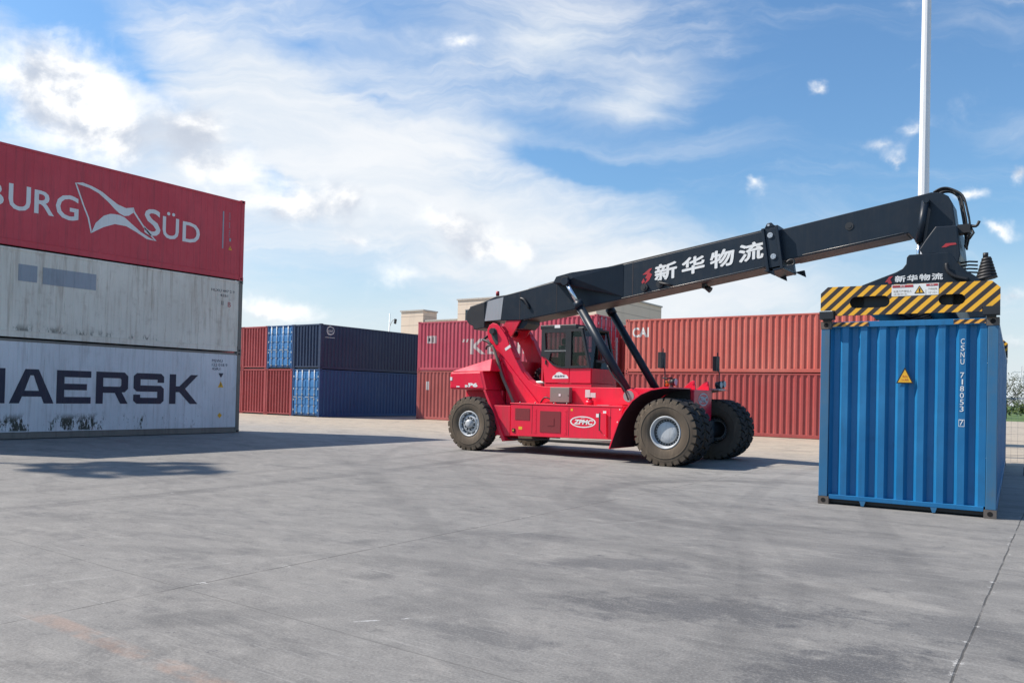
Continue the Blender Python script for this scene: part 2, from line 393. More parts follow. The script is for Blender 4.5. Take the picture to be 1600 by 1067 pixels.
def mat_building():
    mt, t, b = principled('beige_cladding')
    tc, v = objcoord(t)
    z = t.n('ShaderNodeSeparateXYZ', {0: tc}).outputs[2]
    f = t.math('PINGPONG', z, .5)
    g = t.step(f, .05, .025)
    c = t.mix(t.noise(v, .3, 4, .6), (.66, .53, .41), (.74, .61, .48))
    c = t.mix(t.math('MULTIPLY', g, .55), c, (.25, .20, .16))
    c = t.mix(t.math('MULTIPLY', t.step(t.noise(t.mapv(v, scale=(1, 1, .15)), .9, 5, .7), .5, .7), .2), c, (.28, .25, .22))
    t.t.links.new(c, b.inputs['Base Color'])
    b.inputs['Roughness'].default_value = .75
    return mt
def mat_leaf(name, c0, c1):
    mt, t, b = principled(name)
    tc, v = objcoord(t)
    t.t.links.new(t.mix(t.noise(v, 1.7, 3, .6), c0, c1), b.inputs['Base Color'])
    b.inputs['Roughness'].default_value = .7
    b.inputs['Specular IOR Level'].default_value = .2
    return mt
M['ground'] = mat_ground()
M['bld'] = mat_building()
M['cap'] = paint('parapet_cap', (.46, .42, .37), .6)
M['roofgrey'] = paint('roof_grey', (.42, .40, .37), .7)
M['leaf'] = mat_leaf('leaves', (.045, .075, .022), (.09, .12, .04))
M['leaf2'] = mat_leaf('leaves_grey', (.035, .045, .022), (.07, .08, .04))
M['bark'] = paint('bark', (.09, .07, .05), .9)
M['grass'] = mat_leaf('grass_green', (.07, .13, .035), (.13, .18, .06))


# ------------------------------------------------------------------ mesh helpers
class MB:
    def __init__(s):
        s.bm = bmesh.new()
    def _mi(s, faces, mi, smooth=False):
        for f in faces:
            f.material_index = mi
            f.smooth = smooth
    def box(s, x0, x1, y0, y1, z0, z1, mi=0, mtx=None):
        vs = [s.bm.verts.new((x, y, z)) for x in (x0, x1) for y in (y0, y1) for z in (z0, z1)]
        if mtx:
            for v in vs: v.co = mtx @ v.co
        fs = [s.bm.faces.new([vs[i] for i in q]) for q in ((0, 1, 3, 2), (4, 6, 7, 5), (0, 4, 5, 1), (2, 3, 7, 6), (0, 2, 6, 4), (1, 5, 7, 3))]
        s._mi(fs, mi)
        return s
    def cyl(s, p0, p1, r0, r1=None, n=16, mi=0, cap=True, smooth=True):
        r1 = r0 if r1 is None else r1
        p0, p1 = Vector(p0), Vector(p1)
        d = (p1 - p0).normalized()
        a = d.orthogonal().normalized(); b = d.cross(a)
        A, B = [], []
        for i in range(n):
            q = 2 * math.pi * i / n
            o = a * math.cos(q) + b * math.sin(q)
            A.append(s.bm.verts.new(p0 + o * r0)); B.append(s.bm.verts.new(p1 + o * r1))
        fs = [s.bm.faces.new((A[i], A[(i + 1) % n], B[(i + 1) % n], B[i])) for i in range(n)]
        s._mi(fs, mi, smooth)
        if cap: s._mi([s.bm.faces.new(A[::-1]), s.bm.faces.new(B)], mi)
        return s
    def tube(s, pts, r, n=8, mi=0):
        pts = [Vector(p) for p in pts]
        if len(pts) > 3:
            q = [pts[0]] + pts + [pts[-1]]
            out = []
            for i in range(1, len(q) - 2):
                for k in range(4):
                    u = k / 4
                    out.append(.5 * ((2 * q[i]) + (q[i + 1] - q[i - 1]) * u + (2 * q[i - 1] - 5 * q[i] + 4 * q[i + 1] - q[i + 2]) * u * u + (3 * q[i] - q[i - 1] - 3 * q[i + 1] + q[i + 2]) * u ** 3))
            pts = out + [pts[-1]]
        rings = []
        ref = None
        for i, p in enumerate(pts):
            d = ((pts[min(i + 1, len(pts) - 1)] - pts[max(i - 1, 0)])).normalized()
            a = d.orthogonal().normalized() if ref is None else (ref - d * ref.dot(d)).normalized()
            ref = a
            b = d.cross(a)
            rings.append([s.bm.verts.new(p + (a * math.cos(2 * math.pi * k / n) + b * math.sin(2 * math.pi * k / n)) * r) for k in range(n)])
        for A, B in zip(rings, rings[1:]):
            s._mi([s.bm.faces.new((A[k], A[(k + 1) % n], B[(k + 1) % n], B[k])) for k in range(n)], mi, True)
        s._mi([s.bm.faces.new(rings[0][::-1]), s.bm.faces.new(rings[-1])], mi)
        return s
    def lathe(s, prof, c, n=48, mi=0, smooth=True):
        """profile of (radius, y) turned round the y axis through c"""
        rings = []
        for r, y in prof:
            rings.append([s.bm.verts.new((c[0] + r * math.cos(2 * math.pi * k / n), c[1] + y, c[2] + r * math.sin(2 * math.pi * k / n))) for k in range(n)])
        for A, B in zip(rings, rings[1:]):
            s._mi([s.bm.faces.new((A[k], A[(k + 1) % n], B[(k + 1) % n], B[k])) for k in range(n)], mi, smooth)
        return s
    def quad(s, pts, mi=0):
        s._mi([s.bm.faces.new([s.bm.verts.new(p) for p in pts])], mi)
        return s
    def hull(s, pts, mi=0):
        vs = [s.bm.verts.new(p) for p in pts]
        r = bmesh.ops.convex_hull(s.bm, input=vs)
        s._mi([g for g in r['geom'] if isinstance(g, bmesh.types.BMFace)], mi)
        return s
    def prism(s, pts, y0, y1, mi=0):
        """polygon in x,z pulled from y0 to y1"""
        A = [s.bm.verts.new((x, y0, z)) for x, z in pts]; B = [s.bm.verts.new((x, y1, z)) for x, z in pts]
        n = len(pts)
        s._mi([s.bm.faces.new(A), s.bm.faces.new(B[::-1])] + [s.bm.faces.new((A[i], B[i], B[(i + 1) % n], A[(i + 1) % n])) for i in range(n)], mi)
        return s
    def mesh(s, name):
        bmesh.ops.recalc_face_normals(s.bm, faces=s.bm.faces)
        me = bpy.data.meshes.new(name)
        s.bm.to_mesh(me); s.bm.free()
        return me
    def build(s, name, mats, parent=None, bevel=0.0, loc=None):
        return link(name, s.mesh(name), mats, parent, bevel, loc)

def link(name, me, mats, parent=None, bevel=0.0, loc=None):
    for k in (mats if isinstance(mats, (list, tuple)) else [mats]):
        me.materials.append(M[k] if isinstance(k, str) else k)
    o = bpy.data.objects.new(name, me)
    COL.objects.link(o)
    if parent: o.parent = parent
    if loc: o.location = loc
    if bevel:
        b = o.modifiers.new('bevel', 'BEVEL')
        b.width = bevel; b.segments = 2; b.limit_method = 'ANGLE'; b.angle_limit = R(40); b.harden_normals = False
    return o
def thing(name, label, cat, loc=(0, 0, 0), rz=0, group=None):
    o = bpy.data.objects.new(name, None)
    COL.objects.link(o)
    o.location = loc; o.rotation_euler = (0, 0, rz); o.empty_display_size = .3
    tag(o, label, cat, group)
    return o
def tag(o, label=None, cat=None, group=None, kind=None):
    if label: o['label'] = label
    if cat: o['category'] = cat
    if group: o['group'] = group
    if kind: o['kind'] = kind
    return o

def fill2d(loops):
    """flat filled mesh from closed outlines (holes by even-odd): verts, faces in 2D"""
    cu = bpy.data.curves.new('outline', 'CURVE')
    cu.dimensions = '2D'; cu.fill_mode = 'BOTH'
    for lp in loops:
        sp = cu.splines.new('POLY')
        sp.points.add(len(lp) - 1)
        for p, q in zip(sp.points, lp): p.co = (q[0], q[1], 0, 1)
        sp.use_cyclic_u = True
    o = bpy.data.objects.new('outline', cu)
    me = bpy.data.meshes.new_from_object(o)
    vs = [(v.co.x, v.co.y) for v in me.vertices]; fs = [tuple(p.vertices) for p in me.polygons]
    bpy.data.objects.remove(o); bpy.data.curves.remove(cu); bpy.data.meshes.remove(me)
    return vs, fs
def text2d(body, fat=0.0, res=3):
    cu = bpy.data.curves.new('text', 'FONT')
    cu.body = body; cu.offset = fat; cu.resolution_u = res
    o = bpy.data.objects.new('text', cu)
    me = bpy.data.meshes.new_from_object(o)
    vs = [(v.co.x, v.co.y) for v in me.vertices]; fs = [tuple(p.vertices) for p in me.polygons]
    bpy.data.objects.remove(o); bpy.data.curves.remove(cu); bpy.data.meshes.remove(me)
    return vs, fs
def fit(vf, u0, u1, v0, v1, shear=0.0):
    vs, fs = vf
    ax, bx = min(p[0] for p in vs), max(p[0] for p in vs); ay, by = min(p[1] for p in vs), max(p[1] for p in vs)
    return [(u0 + (p[0] - ax) / (bx - ax) * (u1 - u0) + shear * (p[1] - ay) / (by - ay), v0 + (p[1] - ay) / (by - ay) * (v1 - v0)) for p in vs], fs
def join(*vfs):
    V, F = [], []
    for vs, fs in vfs:
        n = len(V); V += vs; F += [tuple(i + n for i in f) for f in fs]
    return V, F
def decal(name, vf, fn, mat, parent, cuts=None):
    """flat paint: 2D marks laid on a surface by fn(u,v) -> xyz, cut at the folds of the sheet first"""
    vs, fs = vf
    bm = bmesh.new()
    bv = [bm.verts.new((p[0], p[1], 0)) for p in vs]
    for f in fs:
        try: bm.faces.new([bv[i] for i in f])
        except ValueError: pass
    if cuts:
        lo, hi = min(p[0] for p in vs), max(p[0] for p in vs)
        for x in cuts:
            if lo < x < hi:
                bmesh.ops.bisect_plane(bm, geom=bm.verts[:] + bm.edges[:] + bm.faces[:], plane_co=(x, 0, 0), plane_no=(1, 0, 0))
    for v in bm.verts: v.co = fn(v.co.x, v.co.y)
    me = bpy.data.meshes.new(name)
    bm.to_mesh(me); bm.free()
    return link(name, me, mat, parent)
def bold(vf, d, n=8):
    """several coats of the same writing, each shifted a little: (marks, coat number)"""
    return [([(p[0] + d * math.cos(6.2832 * k / n), p[1] + d * math.sin(6.2832 * k / n)) for p in vf[0]], vf[1]) for k in range(n)]
def coats(name, lst, fn, step, mat, parent):
    V, F = [], []
    for k, (vs, fs) in enumerate(lst):
        n = len(V)
        V += [Vector(fn(*p)) + Vector(step) * k for p in vs]
        F += [tuple(i + n for i in f) for f in fs]
    me = bpy.data.meshes.new(name)
    me.from_pydata(V, [], F)
    return link(name, me, mat, parent)
def ellipse(cx, cy, rx, ry, n=40): return [(cx + rx * math.cos(2 * math.pi * k / n), cy + ry * math.sin(2 * math.pi * k / n)) for k in range(n)]
def rect(u0, u1, v0, v1): return [(u0, v0), (u1, v0), (u1, v1), (u0, v1)]


# ------------------------------------------------------------------ ground
g = MB().quad([(-1500, -1500, 0), (1500, -1500, 0), (1500, 3000, 0), (-1500, 3000, 0)]).build('ground', 'ground')
tag(g, kind='structure')
gf = MB().quad([(-700, 97, .004), (700, 97, .004), (700, 1500, .004), (-700, 1500, .004)]).build('grass_field', 'grass')
tag(gf, 'green grass strip beyond the far edge of the concrete yard', 'grass', kind='stuff')


# ------------------------------------------------------------------ shipping containers
W_ = 2.438
def corr_points(x0, x1, per, depth, base):
    """folded sheet seen from above: list of (x, inward depth)"""
    n = max(1, round((x1 - x0) / per)); p = (x1 - x0) / n
    pts = []
    for k in range(n):
        a = x0 + k * p
        pts += [(a, base), (a + .34 * p, base), (a + .52 * p, base + depth), (a + .82 * p, base + depth)]
    pts.append((x1, base))
    return pts
def depth_at(pts, x):
    for (a, d), (b, e) in zip(pts, pts[1:]):
        if a <= x <= b: return d + (e - d) * (x - a) / (b - a)
    return pts[0][1]
_cache = {}
CH = {}
def container_meshes(L, H, smooth):
    key = (L, H, smooth)
    if key in _cache: return _cache[key]
    d = {}
    pw = .15 if smooth else .13
    # corner castings: a block with its three openings
    def casting(x0, y0, z0, sx, sy, sz):
        b = MB()
        x1, y1, z1 = x0 + .178, y0 + .162, z0 + .118
        b.box(x0, x1, y0, y1, z0, z1)
        e = .0025
        fx = x0 - e if sx < 0 else x1 + e
        fy = y0 - e if sy < 0 else y1 + e
        cx, cy, cz = (x0 + x1) / 2, (y0 + y1) / 2, (z0 + z1) / 2
        b.cyl((fx, cy, cz), (fx + .001, cy, cz), .036, n=14, mi=1)
        b.cyl((cx, fy, cz), (cx, fy + .001, cz), .036, n=14, mi=1)
        return b
    cs = []
    for sx in (-1, 1):
        for sy in (-1, 1):
            for sz in (-1, 1):
                b = casting(0 if sx < 0 else L - .178, 0 if sy < 0 else W_ - .162, 0 if sz < 0 else H - .118, sx, sy, sz)
                cs.append(b.mesh('corner_casting'))
    d['castings'] = cs
    d['posts'] = []
    for sx in (-1, 1):
        for sy in (-1, 1):
            b = MB()
            a, c = (.006, .006 + pw) if sx < 0 else (L - .006 - pw, L - .006)
            e, f = (.006, .14) if sy < 0 else (W_ - .14, W_ - .006)
            b.box(a, c, e, f, .118, H - .118)
            d['posts'].append(b.mesh('corner_post'))
    d['rails'] = []
    for sy in (-1, 1):
        e, f = (.008, .07) if sy < 0 else (W_ - .07, W_ - .008)
        b = MB().box(.178, L - .178, e, f, .018, .018 + (.19 if smooth else .15))
        if smooth:
            q = 0.0 if sy < 0 else W_ - .012
            b.box(.178, L - .178, q, q + .012, .018, .04).box(.178, L - .178, q, q + .012, .19, .208)
        d['rails'].append(('bottom_rail', b.mesh('bottom_rail')))
        d['rails'].append(('top_rail', MB().box(.178, L - .178, e, f, H - .1, H - .03).mesh('top_rail')))
    d['roof'] = MB().box(.1, L - .1, .07, W_ - .07, H - .06, H - .03).mesh('roof')
    d['floor'] = MB().box(.1, L - .1, .075, W_ - .075, .02, .16).mesh('floor')
    d['ends'] = {}
    z0, z1 = (.208 if smooth else .168), H - .1
    sides = []
    if smooth:
        pts = [(.156, .02), (L - .156, .02)]
        xs = [.156]
        x = .156
        pts = []
        k = 0
        while x < L - .156:       # very shallow pressed ribs of an insulated side
            pts += [(x, .020), (min(x + .20, L - .156), .020), (min(x + .21, L - .156), .026), (min(x + .235, L - .156), .026)]
            x += .245
        pts = [p for i, p in enumerate(pts) if i == 0 or p[0] > pts[i - 1][0]]
        if pts[-1][0] < L - .156: pts.append((L - .156, .020))
    else:
        pts = corr_points(.136, L - .136, .278, .046, .012)
    d['pts'] = pts
    for sy in (-1, 1):
        bm = bmesh.new()
        prev = None
        for x, q in pts:
            y = q if sy < 0 else W_ - q
            A, B = bm.verts.new((x, y, z0)), bm.verts.new((x, y, z1))
            if prev: bm.faces.new((prev[0], A, B, prev[1]) if sy < 0 else (A, prev[0], prev[1], B))
            prev = (A, B)
        me = bpy.data.meshes.new('side_panel'); bm.to_mesh(me); bm.free()
        sides.append(me)
    d['sides'] = sides
    _cache[key] = d
    return d
EPTS = corr_points(.146, W_ - .146, .255, .068, .012)
def container(name, label, loc, rz, col, L=12.192, H=2.896, ends=('panel', 'door'), smooth=False, railcol=None, postcol=None, castcol=None, doorcol=None, group=None):
    d = container_meshes(L, H, smooth)
    t = thing(name, label, 'container', loc, rz, group)
    railcol = railcol or col; postcol = postcol or col; castcol = castcol or postcol; doorcol = doorcol or col
    def cp(nm, me, mats, bevel=0):
        o = link(nm, me.copy(), mats, t, bevel)
        return o
    for me in d['castings']: cp('corner_casting', me, [castcol, 'hole'], .008)
    for me in d['posts']: cp('corner_post', me, postcol, .008)
    for nm, me in d['rails']: cp(nm, me, railcol, .006)
    cp('roof', d['roof'], col); cp('floor', d['floor'], 'black')
    for me in d['sides']: cp('side_panel', me, col)
    for k, kind in enumerate(ends):
        mir = (lambda x: x) if k == 0 else (lambda x: L - x)
        def bx(b, x0, x1, y0, y1, z0, z1, mi=0):
            a, c = mir(x0), mir(x1)
            if k: y0, y1 = W_ - y1, W_ - y0
            return b.box(min(a, c), max(a, c), y0, y1, z0, z1, mi)
        bx(MB(), .014, .12, .162, W_ - .162, H - .10, H - .01).build('end_header', railcol, t, .006)
        bx(MB(), .010, .12, .162, W_ - .162, .085, .155).build('end_sill', railcol, t, .006)
        if kind == 'panel':
            bm = bmesh.new(); prev = None
            for y, q in EPTS:
                x = mir(q + .02)
                A, B = bm.verts.new((x, y, .155)), bm.verts.new((x, y, H - .1))
                if prev: bm.faces.new((A, prev[0], prev[1], B) if k == 0 else (prev[0], A, B, prev[1]))
                prev = (A, B)
            me = bpy.data.meshes.new('end_panel'); bm.to_mesh(me); bm.free()
            link('end_panel', me, col, t)
        else:
            for s in (0, 1):
                y0, y1 = ((.15, W_ / 2 - .008), (W_ / 2 + .008, W_ - .15))[s]
                b = MB()
                bx(b, .04, .075, y0, y1, .17, H - .115)
                nz = 5
                hh = (H - .285) / nz
                for q in range(nz):      # pressed panels between the ribs
                    bx(b, .018, .04, y0 + .05, y1 - .05, .17 + q * hh + .05, .17 + (q + 1) * hh - .07)
                door = b.build('door', doorcol, t, .01)
                wv = y1 - y0
                for fr in (.28, .72):
                    yy = y0 + wv * fr
                    if k: yy = W_ - yy
                    rb = MB().cyl((mir(-.012), yy, .12), (mir(-.012), yy, H - .06), .018, n=8)
                    for zz in (.2, .62, 1.02, 1.30, 1.62, 2.2, H - .2):
                        bx(rb, -.02, .03, (yy if not k else W_ - yy) - .06, (yy if not k else W_ - yy) + .06, zz, zz + .055)
                    rb.build('locking_bar', 'galv', door)
                    hb = MB()
                    bx(hb, -.03, .0, (yy if not k else W_ - yy) - .02, (yy if not k else W_ - yy) + .30, 1.14, 1.18)
                    hb.build('handle', 'galv', door)
                for zz in (.35, .95, 1.6, H - .5):
                    ye = y0 - .05 if s == 0 else y1 - .03
                    hb = MB()
                    bx(hb, .0, .05, ye, ye + .08, zz, zz + .10)
                    hb.build('hinge', 'galv', door)
    return t
def side_fn(L, H, smooth=False, off=.005):
    d = container_meshes(L, H, smooth)
    return (lambda u, v: (u, depth_at(d['pts'], u) - off, v)), [p[0] for p in d['pts']]
def end_fn(off=.005):
    return (lambda u, v: (depth_at(EPTS, -u) + .02 - off, -u, v)), [-p[0] for p in EPTS]

# --- the tall stack on the left: three insulated boxes
LX, LY = -24.54, 17.70 - 12.192
sL = lambda Y: Y - LY
c_low = container('refrigerated_container', 'light grey container lettered MAERSK, bottom of the tall left stack, mossy along its foot', (LX, LY, 0), R(90), 'c_maersk', H=2.896, smooth=True, railcol='c_rail', postcol='c_rail', ends=('panel', 'panel'), group='left stack containers')
c_mid = container('refrigerated_container', 'grimy unlettered white container with grey overpainted patches, middle of the left stack', (LX, LY, 2.899), R(90), 'c_white', H=2.588, smooth=True, railcol='c_white', postcol='c_rail', ends=('panel', 'panel'), group='left stack containers')
c_top = container('refrigerated_container', 'crimson container with a white flag emblem and SÜD lettering, top of the left stack', (LX, LY, 5.490), R(90), 'c_ham', H=2.893, smooth=True, ends=('panel', 'panel'), group='left stack containers')
fS, cutS = side_fn(12.192, 2.896, True, .006)
GL = {
    'M': [[(0, 0), (0, 1), (.26, 1), (.5, .5), (.74, 1), (1, 1), (1, 0), (.78, 0), (.78, .62), (.58, .2), (.42, .2), (.22, .62), (.22, 0)]],
    'A': [[(0, 0), (.34, 1), (.64, 1), (1, 0), (.77, 0), (.71, .2), (.28, .2), (.22, 0)], [(.335, .37), (.655, .37), (.53, .82), (.455, .82)]],
    'E': [[(0, 0), (0, 1), (1, 1), (1, .8), (.22, .8), (.22, .6), (.88, .6), (.88, .41), (.22, .41), (.22, .2), (1, .2), (1, 0)]],
    'R': [[(0, 0), (0, 1), (.88, 1), (1, .88), (1, .48), (.9, .37), (.8, .36), (1, 0), (.76, 0), (.58, .34), (.22, .34), (.22, 0)], [(.22, .54), (.74, .54), (.78, .58), (.78, .77), (.74, .81), (.22, .81)]],
    'S': [[(0, .1), (.1, 0), (.9, 0), (1, .1), (1, .5), (.9, .6), (.22, .6), (.22, .8), (.78, .8), (.78, .7), (1, .7), (1, .9), (.9, 1), (.1, 1), (0, .9), (0, .5), (.1, .4), (.78, .4), (.78, .2), (.22, .2), (.22, .3), (0, .3)]],
    'K': [[(0, 0), (0, 1), (.22, 1), (.22, .6), (.34, .6), (.74, 1), (1, 1), (.54, .52), (1, 0), (.72, 0), (.34, .4), (.22, .4), (.22, 0)]]}
word = []
for ch, a, b in (('M', 8.72, 9.97), ('A', 10.08, 11.29), ('E', 11.36, 12.37), ('R', 12.52, 13.54), ('S', 13.72, 14.76), ('K', 14.96, 16.01)):
    word.append(fill2d([[(sL(a) + u * (b - a), 1.03 + v * .99) for u, v in lp] for lp in GL[ch]]))
decal('lettering', join(*word), fS, 'navyletter', c_low, cutS)
code = join(fit(text2d('MSWU'), sL(16.53), sL(16.95), 2.50, 2.60), fit(text2d('122 018 9'), sL(16.53), sL(17.15), 2.36, 2.46), fit(text2d('45R1'), sL(16.53), sL(16.86), 2.22, 2.32),
            fill2d([[(sL(16.80), 2.12), (sL(17.0), 2.12), (sL(16.92), 1.98), (sL(16.88), 1.98)]]))
decal('container_code', code, fS, 'navyletter', c_low, cutS)
def warn(parent, u, v, s, fn, cuts):
    decal('warning_sticker', fill2d([[(u - s / 2, v), (u + s / 2, v), (u, v + s)]]), lambda a, b: fn(a, b), 'yellow', parent, cuts)
    decal('warning_sticker', fill2d([[(u - s * .04, v + s * .2), (u + s * .04, v + s * .2), (u + s * .05, v + s * .62), (u - s * .05, v + s * .62)]]), lambda a, b: tuple(Vector(fn(a, b)) + Vector((0, -.003, 0))), 'black', parent, cuts)
warn(c_low, sL(16.90), 1.62, .22, fS, cutS)
decal('warning_sticker', fill2d([[(sL(16.89), .53), (sL(16.98), .63), (sL(16.89), .73), (sL(16.80), .63)]]), fS, 'yellow', c_low, cutS)
zz = 2.899
decal('overpainted_patch', join(fill2d([rect(sL(10.22), sL(10.73), 4.53 - zz, 5.01 - zz)]), fill2d([rect(sL(10.88), sL(12.43), 4.51 - zz, 5.0 - zz)])), fS, 'patch', c_mid, cutS)
decal('container_code', join(fit(text2d('HLXU 447 2 9'), sL(16.43), sL(17.36), 4.99 - zz, 5.08 - zz), fit(text2d('4261'), sL(16.78), sL(17.1), 4.83 - zz, 4.92 - zz), fit(text2d('II'), sL(16.84), sL(16.92), 4.53 - zz, 4.68 - zz)), fS, 'navyletter', c_mid, cutS)
decal('container_code', fit(text2d('B'), sL(17.1), sL(17.22), 4.49 - zz, 4.66 - zz), fS, 'redmark', c_mid, cutS)
zz = 5.490
ham = [fit(text2d('B', .012), sL(9.30), sL(9.79), 6.56 - zz, 7.20 - zz), fit(text2d('U', .012), sL(9.91), sL(10.49), 6.52 - zz, 7.25 - zz), fit(text2d('R', .012), sL(10.59), sL(11.14), 6.54 - zz, 7.22 - zz),
       fit(text2d('G', .012), sL(11.18), sL(11.84), 6.51 - zz, 7.26 - zz), fit(text2d('S', .012), sL(13.92), sL(14.48), 6.51 - zz, 7.38 - zz), fit(text2d('Ü', .010), sL(14.55), sL(15.13), 6.51 - zz, 7.40 - zz), fit(text2d('D', .012), sL(15.27), sL(15.92), 6.52 - zz, 7.20 - zz),
       fit(text2d('HAM', .012), sL(7.0), sL(9.15), 6.54 - zz, 7.22 - zz)]
decal('lettering', join(*ham), fS, 'white', c_top, cutS)
def P(l): return [(sL(a), b - zz) for a, b in l]
flag = [P([(11.71, 7.67), (11.94, 7.73), (12.23, 7.68), (12.53, 7.58), (12.78, 7.43), (13.04, 7.29), (13.30, 7.23), (13.55, 7.30), (13.54, 7.13), (13.40, 7.01), (13.25, 6.97), (13.10, 7.02), (12.95, 7.12), (12.74, 7.30), (12.43, 7.51), (12.14, 7.61), (11.85, 7.645)])]
flag2 = [P([(12.23, 6.24), (12.36, 6.58), (12.60, 6.85), (12.80, 6.95), (12.95, 6.97), (13.10, 6.97), (13.26, 6.93), (13.53, 6.75), (13.80, 6.57), (14.13, 6.42), (14.34, 6.36), (14.02, 6.37), (13.64, 6.54), (13.32, 6.66), (12.96, 6.66), (12.61, 6.50), (12.40, 6.36)])]
flag3 = [P([(11.71, 7.67), (11.76, 7.66), (12.00, 7.06), (12.16, 6.70), (12.26, 6.26), (12.22, 6.24), (12.11, 6.70), (11.95, 7.06)])]
flag4 = [P([(13.55, 7.30), (13.59, 7.18), (13.93, 6.75), (14.35, 6.37), (14.30, 6.355), (13.88, 6.73), (13.53, 7.16)])]
decal('flag_emblem', join(*[fill2d(x) for x in (flag, flag2, flag3, flag4)]), fS, 'white', c_top, cutS)
def vtext(body, u, v0, v1, hgt):
    """writing stacked downwards, one character under the other"""
    out = []
    n = len(body); p = (v1 - v0) / n
    for i, ch in enumerate(body):
        if ch == ' ': continue
        g_ = text2d(ch, .0); ww = hgt * (.34 if ch == '1' else 1.0)
        out.append(fit(g_, u + (hgt - ww) * .6, u + (hgt - ww) * .6 + ww, v1 - (i + 1) * p + p * .12, v1 - i * p - p * .08))
    return join(*out)
decal('container_code', join(vtext('SUDU 815 4477', sL(17.05), 6.95 - zz, 7.85 - zz, .055), fill2d([rect(sL(16.80), sL(16.85), 6.53 - zz, 7.85 - zz)]), fit(text2d('▮'), sL(17.08), sL(17.16), 6.82 - zz, 6.94 - zz)), fS, 'patch', c_top, cutS)
warn(c_top, sL(17.13), 6.52 - zz, .15, fS, cutS)

# --- the two rust-red stacks behind the reach stacker
Kx, Ky = -31.92, 35.32
KG = 'rust red containers behind the reach stacker'
k_low = container('shipping_container', 'brown-red container on the ground, below the one with the large K', (Kx, Ky, 0), 0, 'c_k2', ends=('panel', 'door'), group=KG)
k_top = container('shipping_container', 'rose-red container with a large white K, behind the rear of the stacker', (Kx, Ky, 2.899), 0, 'c_k', ends=('panel', 'door'), group=KG)
fK, cutK = side_fn(12.192, 2.896)
decal('logo', join(fill2d([[(-28.55 - Kx, 4.52 - 2.899), (-28.38 - Kx, 4.52 - 2.899), (-28.32 - Kx, 4.70 - 2.899), (-28.46 - Kx, 4.70 - 2.899)], [(-28.28 - Kx, 4.52 - 2.899), (-28.12 - Kx, 4.52 - 2.899), (-28.06 - Kx, 4.70 - 2.899), (-28.2 - Kx, 4.70 - 2.899)]])), fK, 'fadedletter', k_top, cutK)
decal('logo', fit(text2d('K', .02), -27.95 - Kx, -26.85 - Kx, 3.83 - 2.899, 4.70 - 2.899), fK, 'fadedletter', k_top, cutK)
decal('logo', fit(text2d('LINE', .02), -26.7 - Kx, -23.6 - Kx, 3.83 - 2.899, 4.66 - 2.899), fK, 'fadedletter', k_top, cutK)
decal('container_label', join(fill2d([rect(-31.19 - Kx, -30.50 - Kx, 4.50 - 2.899, 4.94 - 2.899)])), fK, 'fadedletter', k_top, cutK)
decal('container_label', fill2d([rect(-31.18 - Kx, -31.0 - Kx, 1.75, 2.25)]), fK, 'offwhite', k_low, cutK)
f2, _ = side_fn(12.192, 2.896, off=.009)
decal('container_code', join(fill2d([rect(-31.10 - Kx, -30.95 - Kx, 4.62 - 2.899, 4.82 - 2.899)]), fill2d([rect(-30.80 - Kx, -30.72 - Kx, 4.56 - 2.899, 4.88 - 2.899)])), f2, 'black', k_top, cutK)
Cx, Cy = -17.92, 34.95
C_low = container('shipping_container', 'brick-red container on the ground right of the reach stacker, under the CAI one', (Cx, Cy, 0), 0, 'c_cai2', H=2.83, ends=('panel', 'door'), group=KG)
C_top = container('shipping_container', 'sunlit coral container lettered CAI, top of the stack right of the reach stacker', (Cx, Cy, 2.833), 0, 'c_cai', H=2.588, ends=('panel', 'door'), group=KG)
fC, cutC = side_fn(12.192, 2.588)
decal('logo', fit(text2d('CAI', .03), -17.55 - Cx, -16.68 - Cx, 4.53 - 2.833, 5.01 - 2.833), fC, 'offwhite', C_top, cutC)

container('shipping_container', 'dark red container seen through the gap behind the CAI stack, on the ground', (-24.6, 38.1, 0), 0, 'c_red2', ends=('panel', 'panel'), group=KG)
container('shipping_container', 'dark red container seen through the gap behind the CAI stack, upper one', (-24.6, 38.1, 2.899), 0, 'c_red1', H=2.588, ends=('panel', 'panel'), group=KG)

# --- the block of stacked boxes in the middle distance, ends towards the yard
Mx, My = -35.87, 31.27
pitch = 2.47
names_low = [('c_royal', 'door', 'royal blue container with doors, on the ground at the near corner of the far block', 'c_door', 2.83),
             ('c_red2', 'panel', 'dark red container end on the ground beside the blue doors of the far block', None, 2.83),
             ('c_red1', 'panel', 'red container end on the ground, second from the blue doors of the far block', None, 2.83),
             ('c_red1', 'panel', 'red container on the ground half hidden behind the left stack', None, 2.83)]
names_top = [('c_navy', 'panel', 'navy container with a round white emblem, upper corner of the far block', None, 2.66),
             ('c_royal', 'door', 'blue container with its doors shown, upper row between navy and red ends', 'c_door', 2.66),
             ('c_red1', 'panel', 'red container end in the upper row beside the blue doors', None, 2.66),
             ('c_red2', 'panel', 'red container of the upper row half hidden behind the left stack', None, 2.66)]
far = []
for row, z, lst in ((0, 0, names_low), (1, 2.833, names_top)):
    for k, (col, e, lab, dc, H) in enumerate(lst):
        far.append(container('shipping_container', lab, (Mx - pitch * k, My + (.0 if k else 0), z), R(90), col, H=H, ends=(e, 'panel' if e == 'door' else 'door'), doorcol=dc, group='containers of the far block'))
navy = far[4]
fN, cutN = side_fn(12.192, 2.66)
def NU(Y): return Y - My
decal('round_emblem', fill2d([ellipse(NU(32.02), 5.12 - 2.833, .30, .27), ellipse(NU(32.05), 5.13 - 2.833, .22, .20)]), fN, 'offwhite', navy, cutN)
decal('round_emblem', join(fit(text2d('cai', .02), NU(31.86), NU(32.2), 5.04 - 2.833, 5.2 - 2.833), fill2d([rect(NU(31.65), NU(32.4), 4.70 - 2.833, 4.73 - 2.833)])), fN, 'offwhite', navy, cutN)

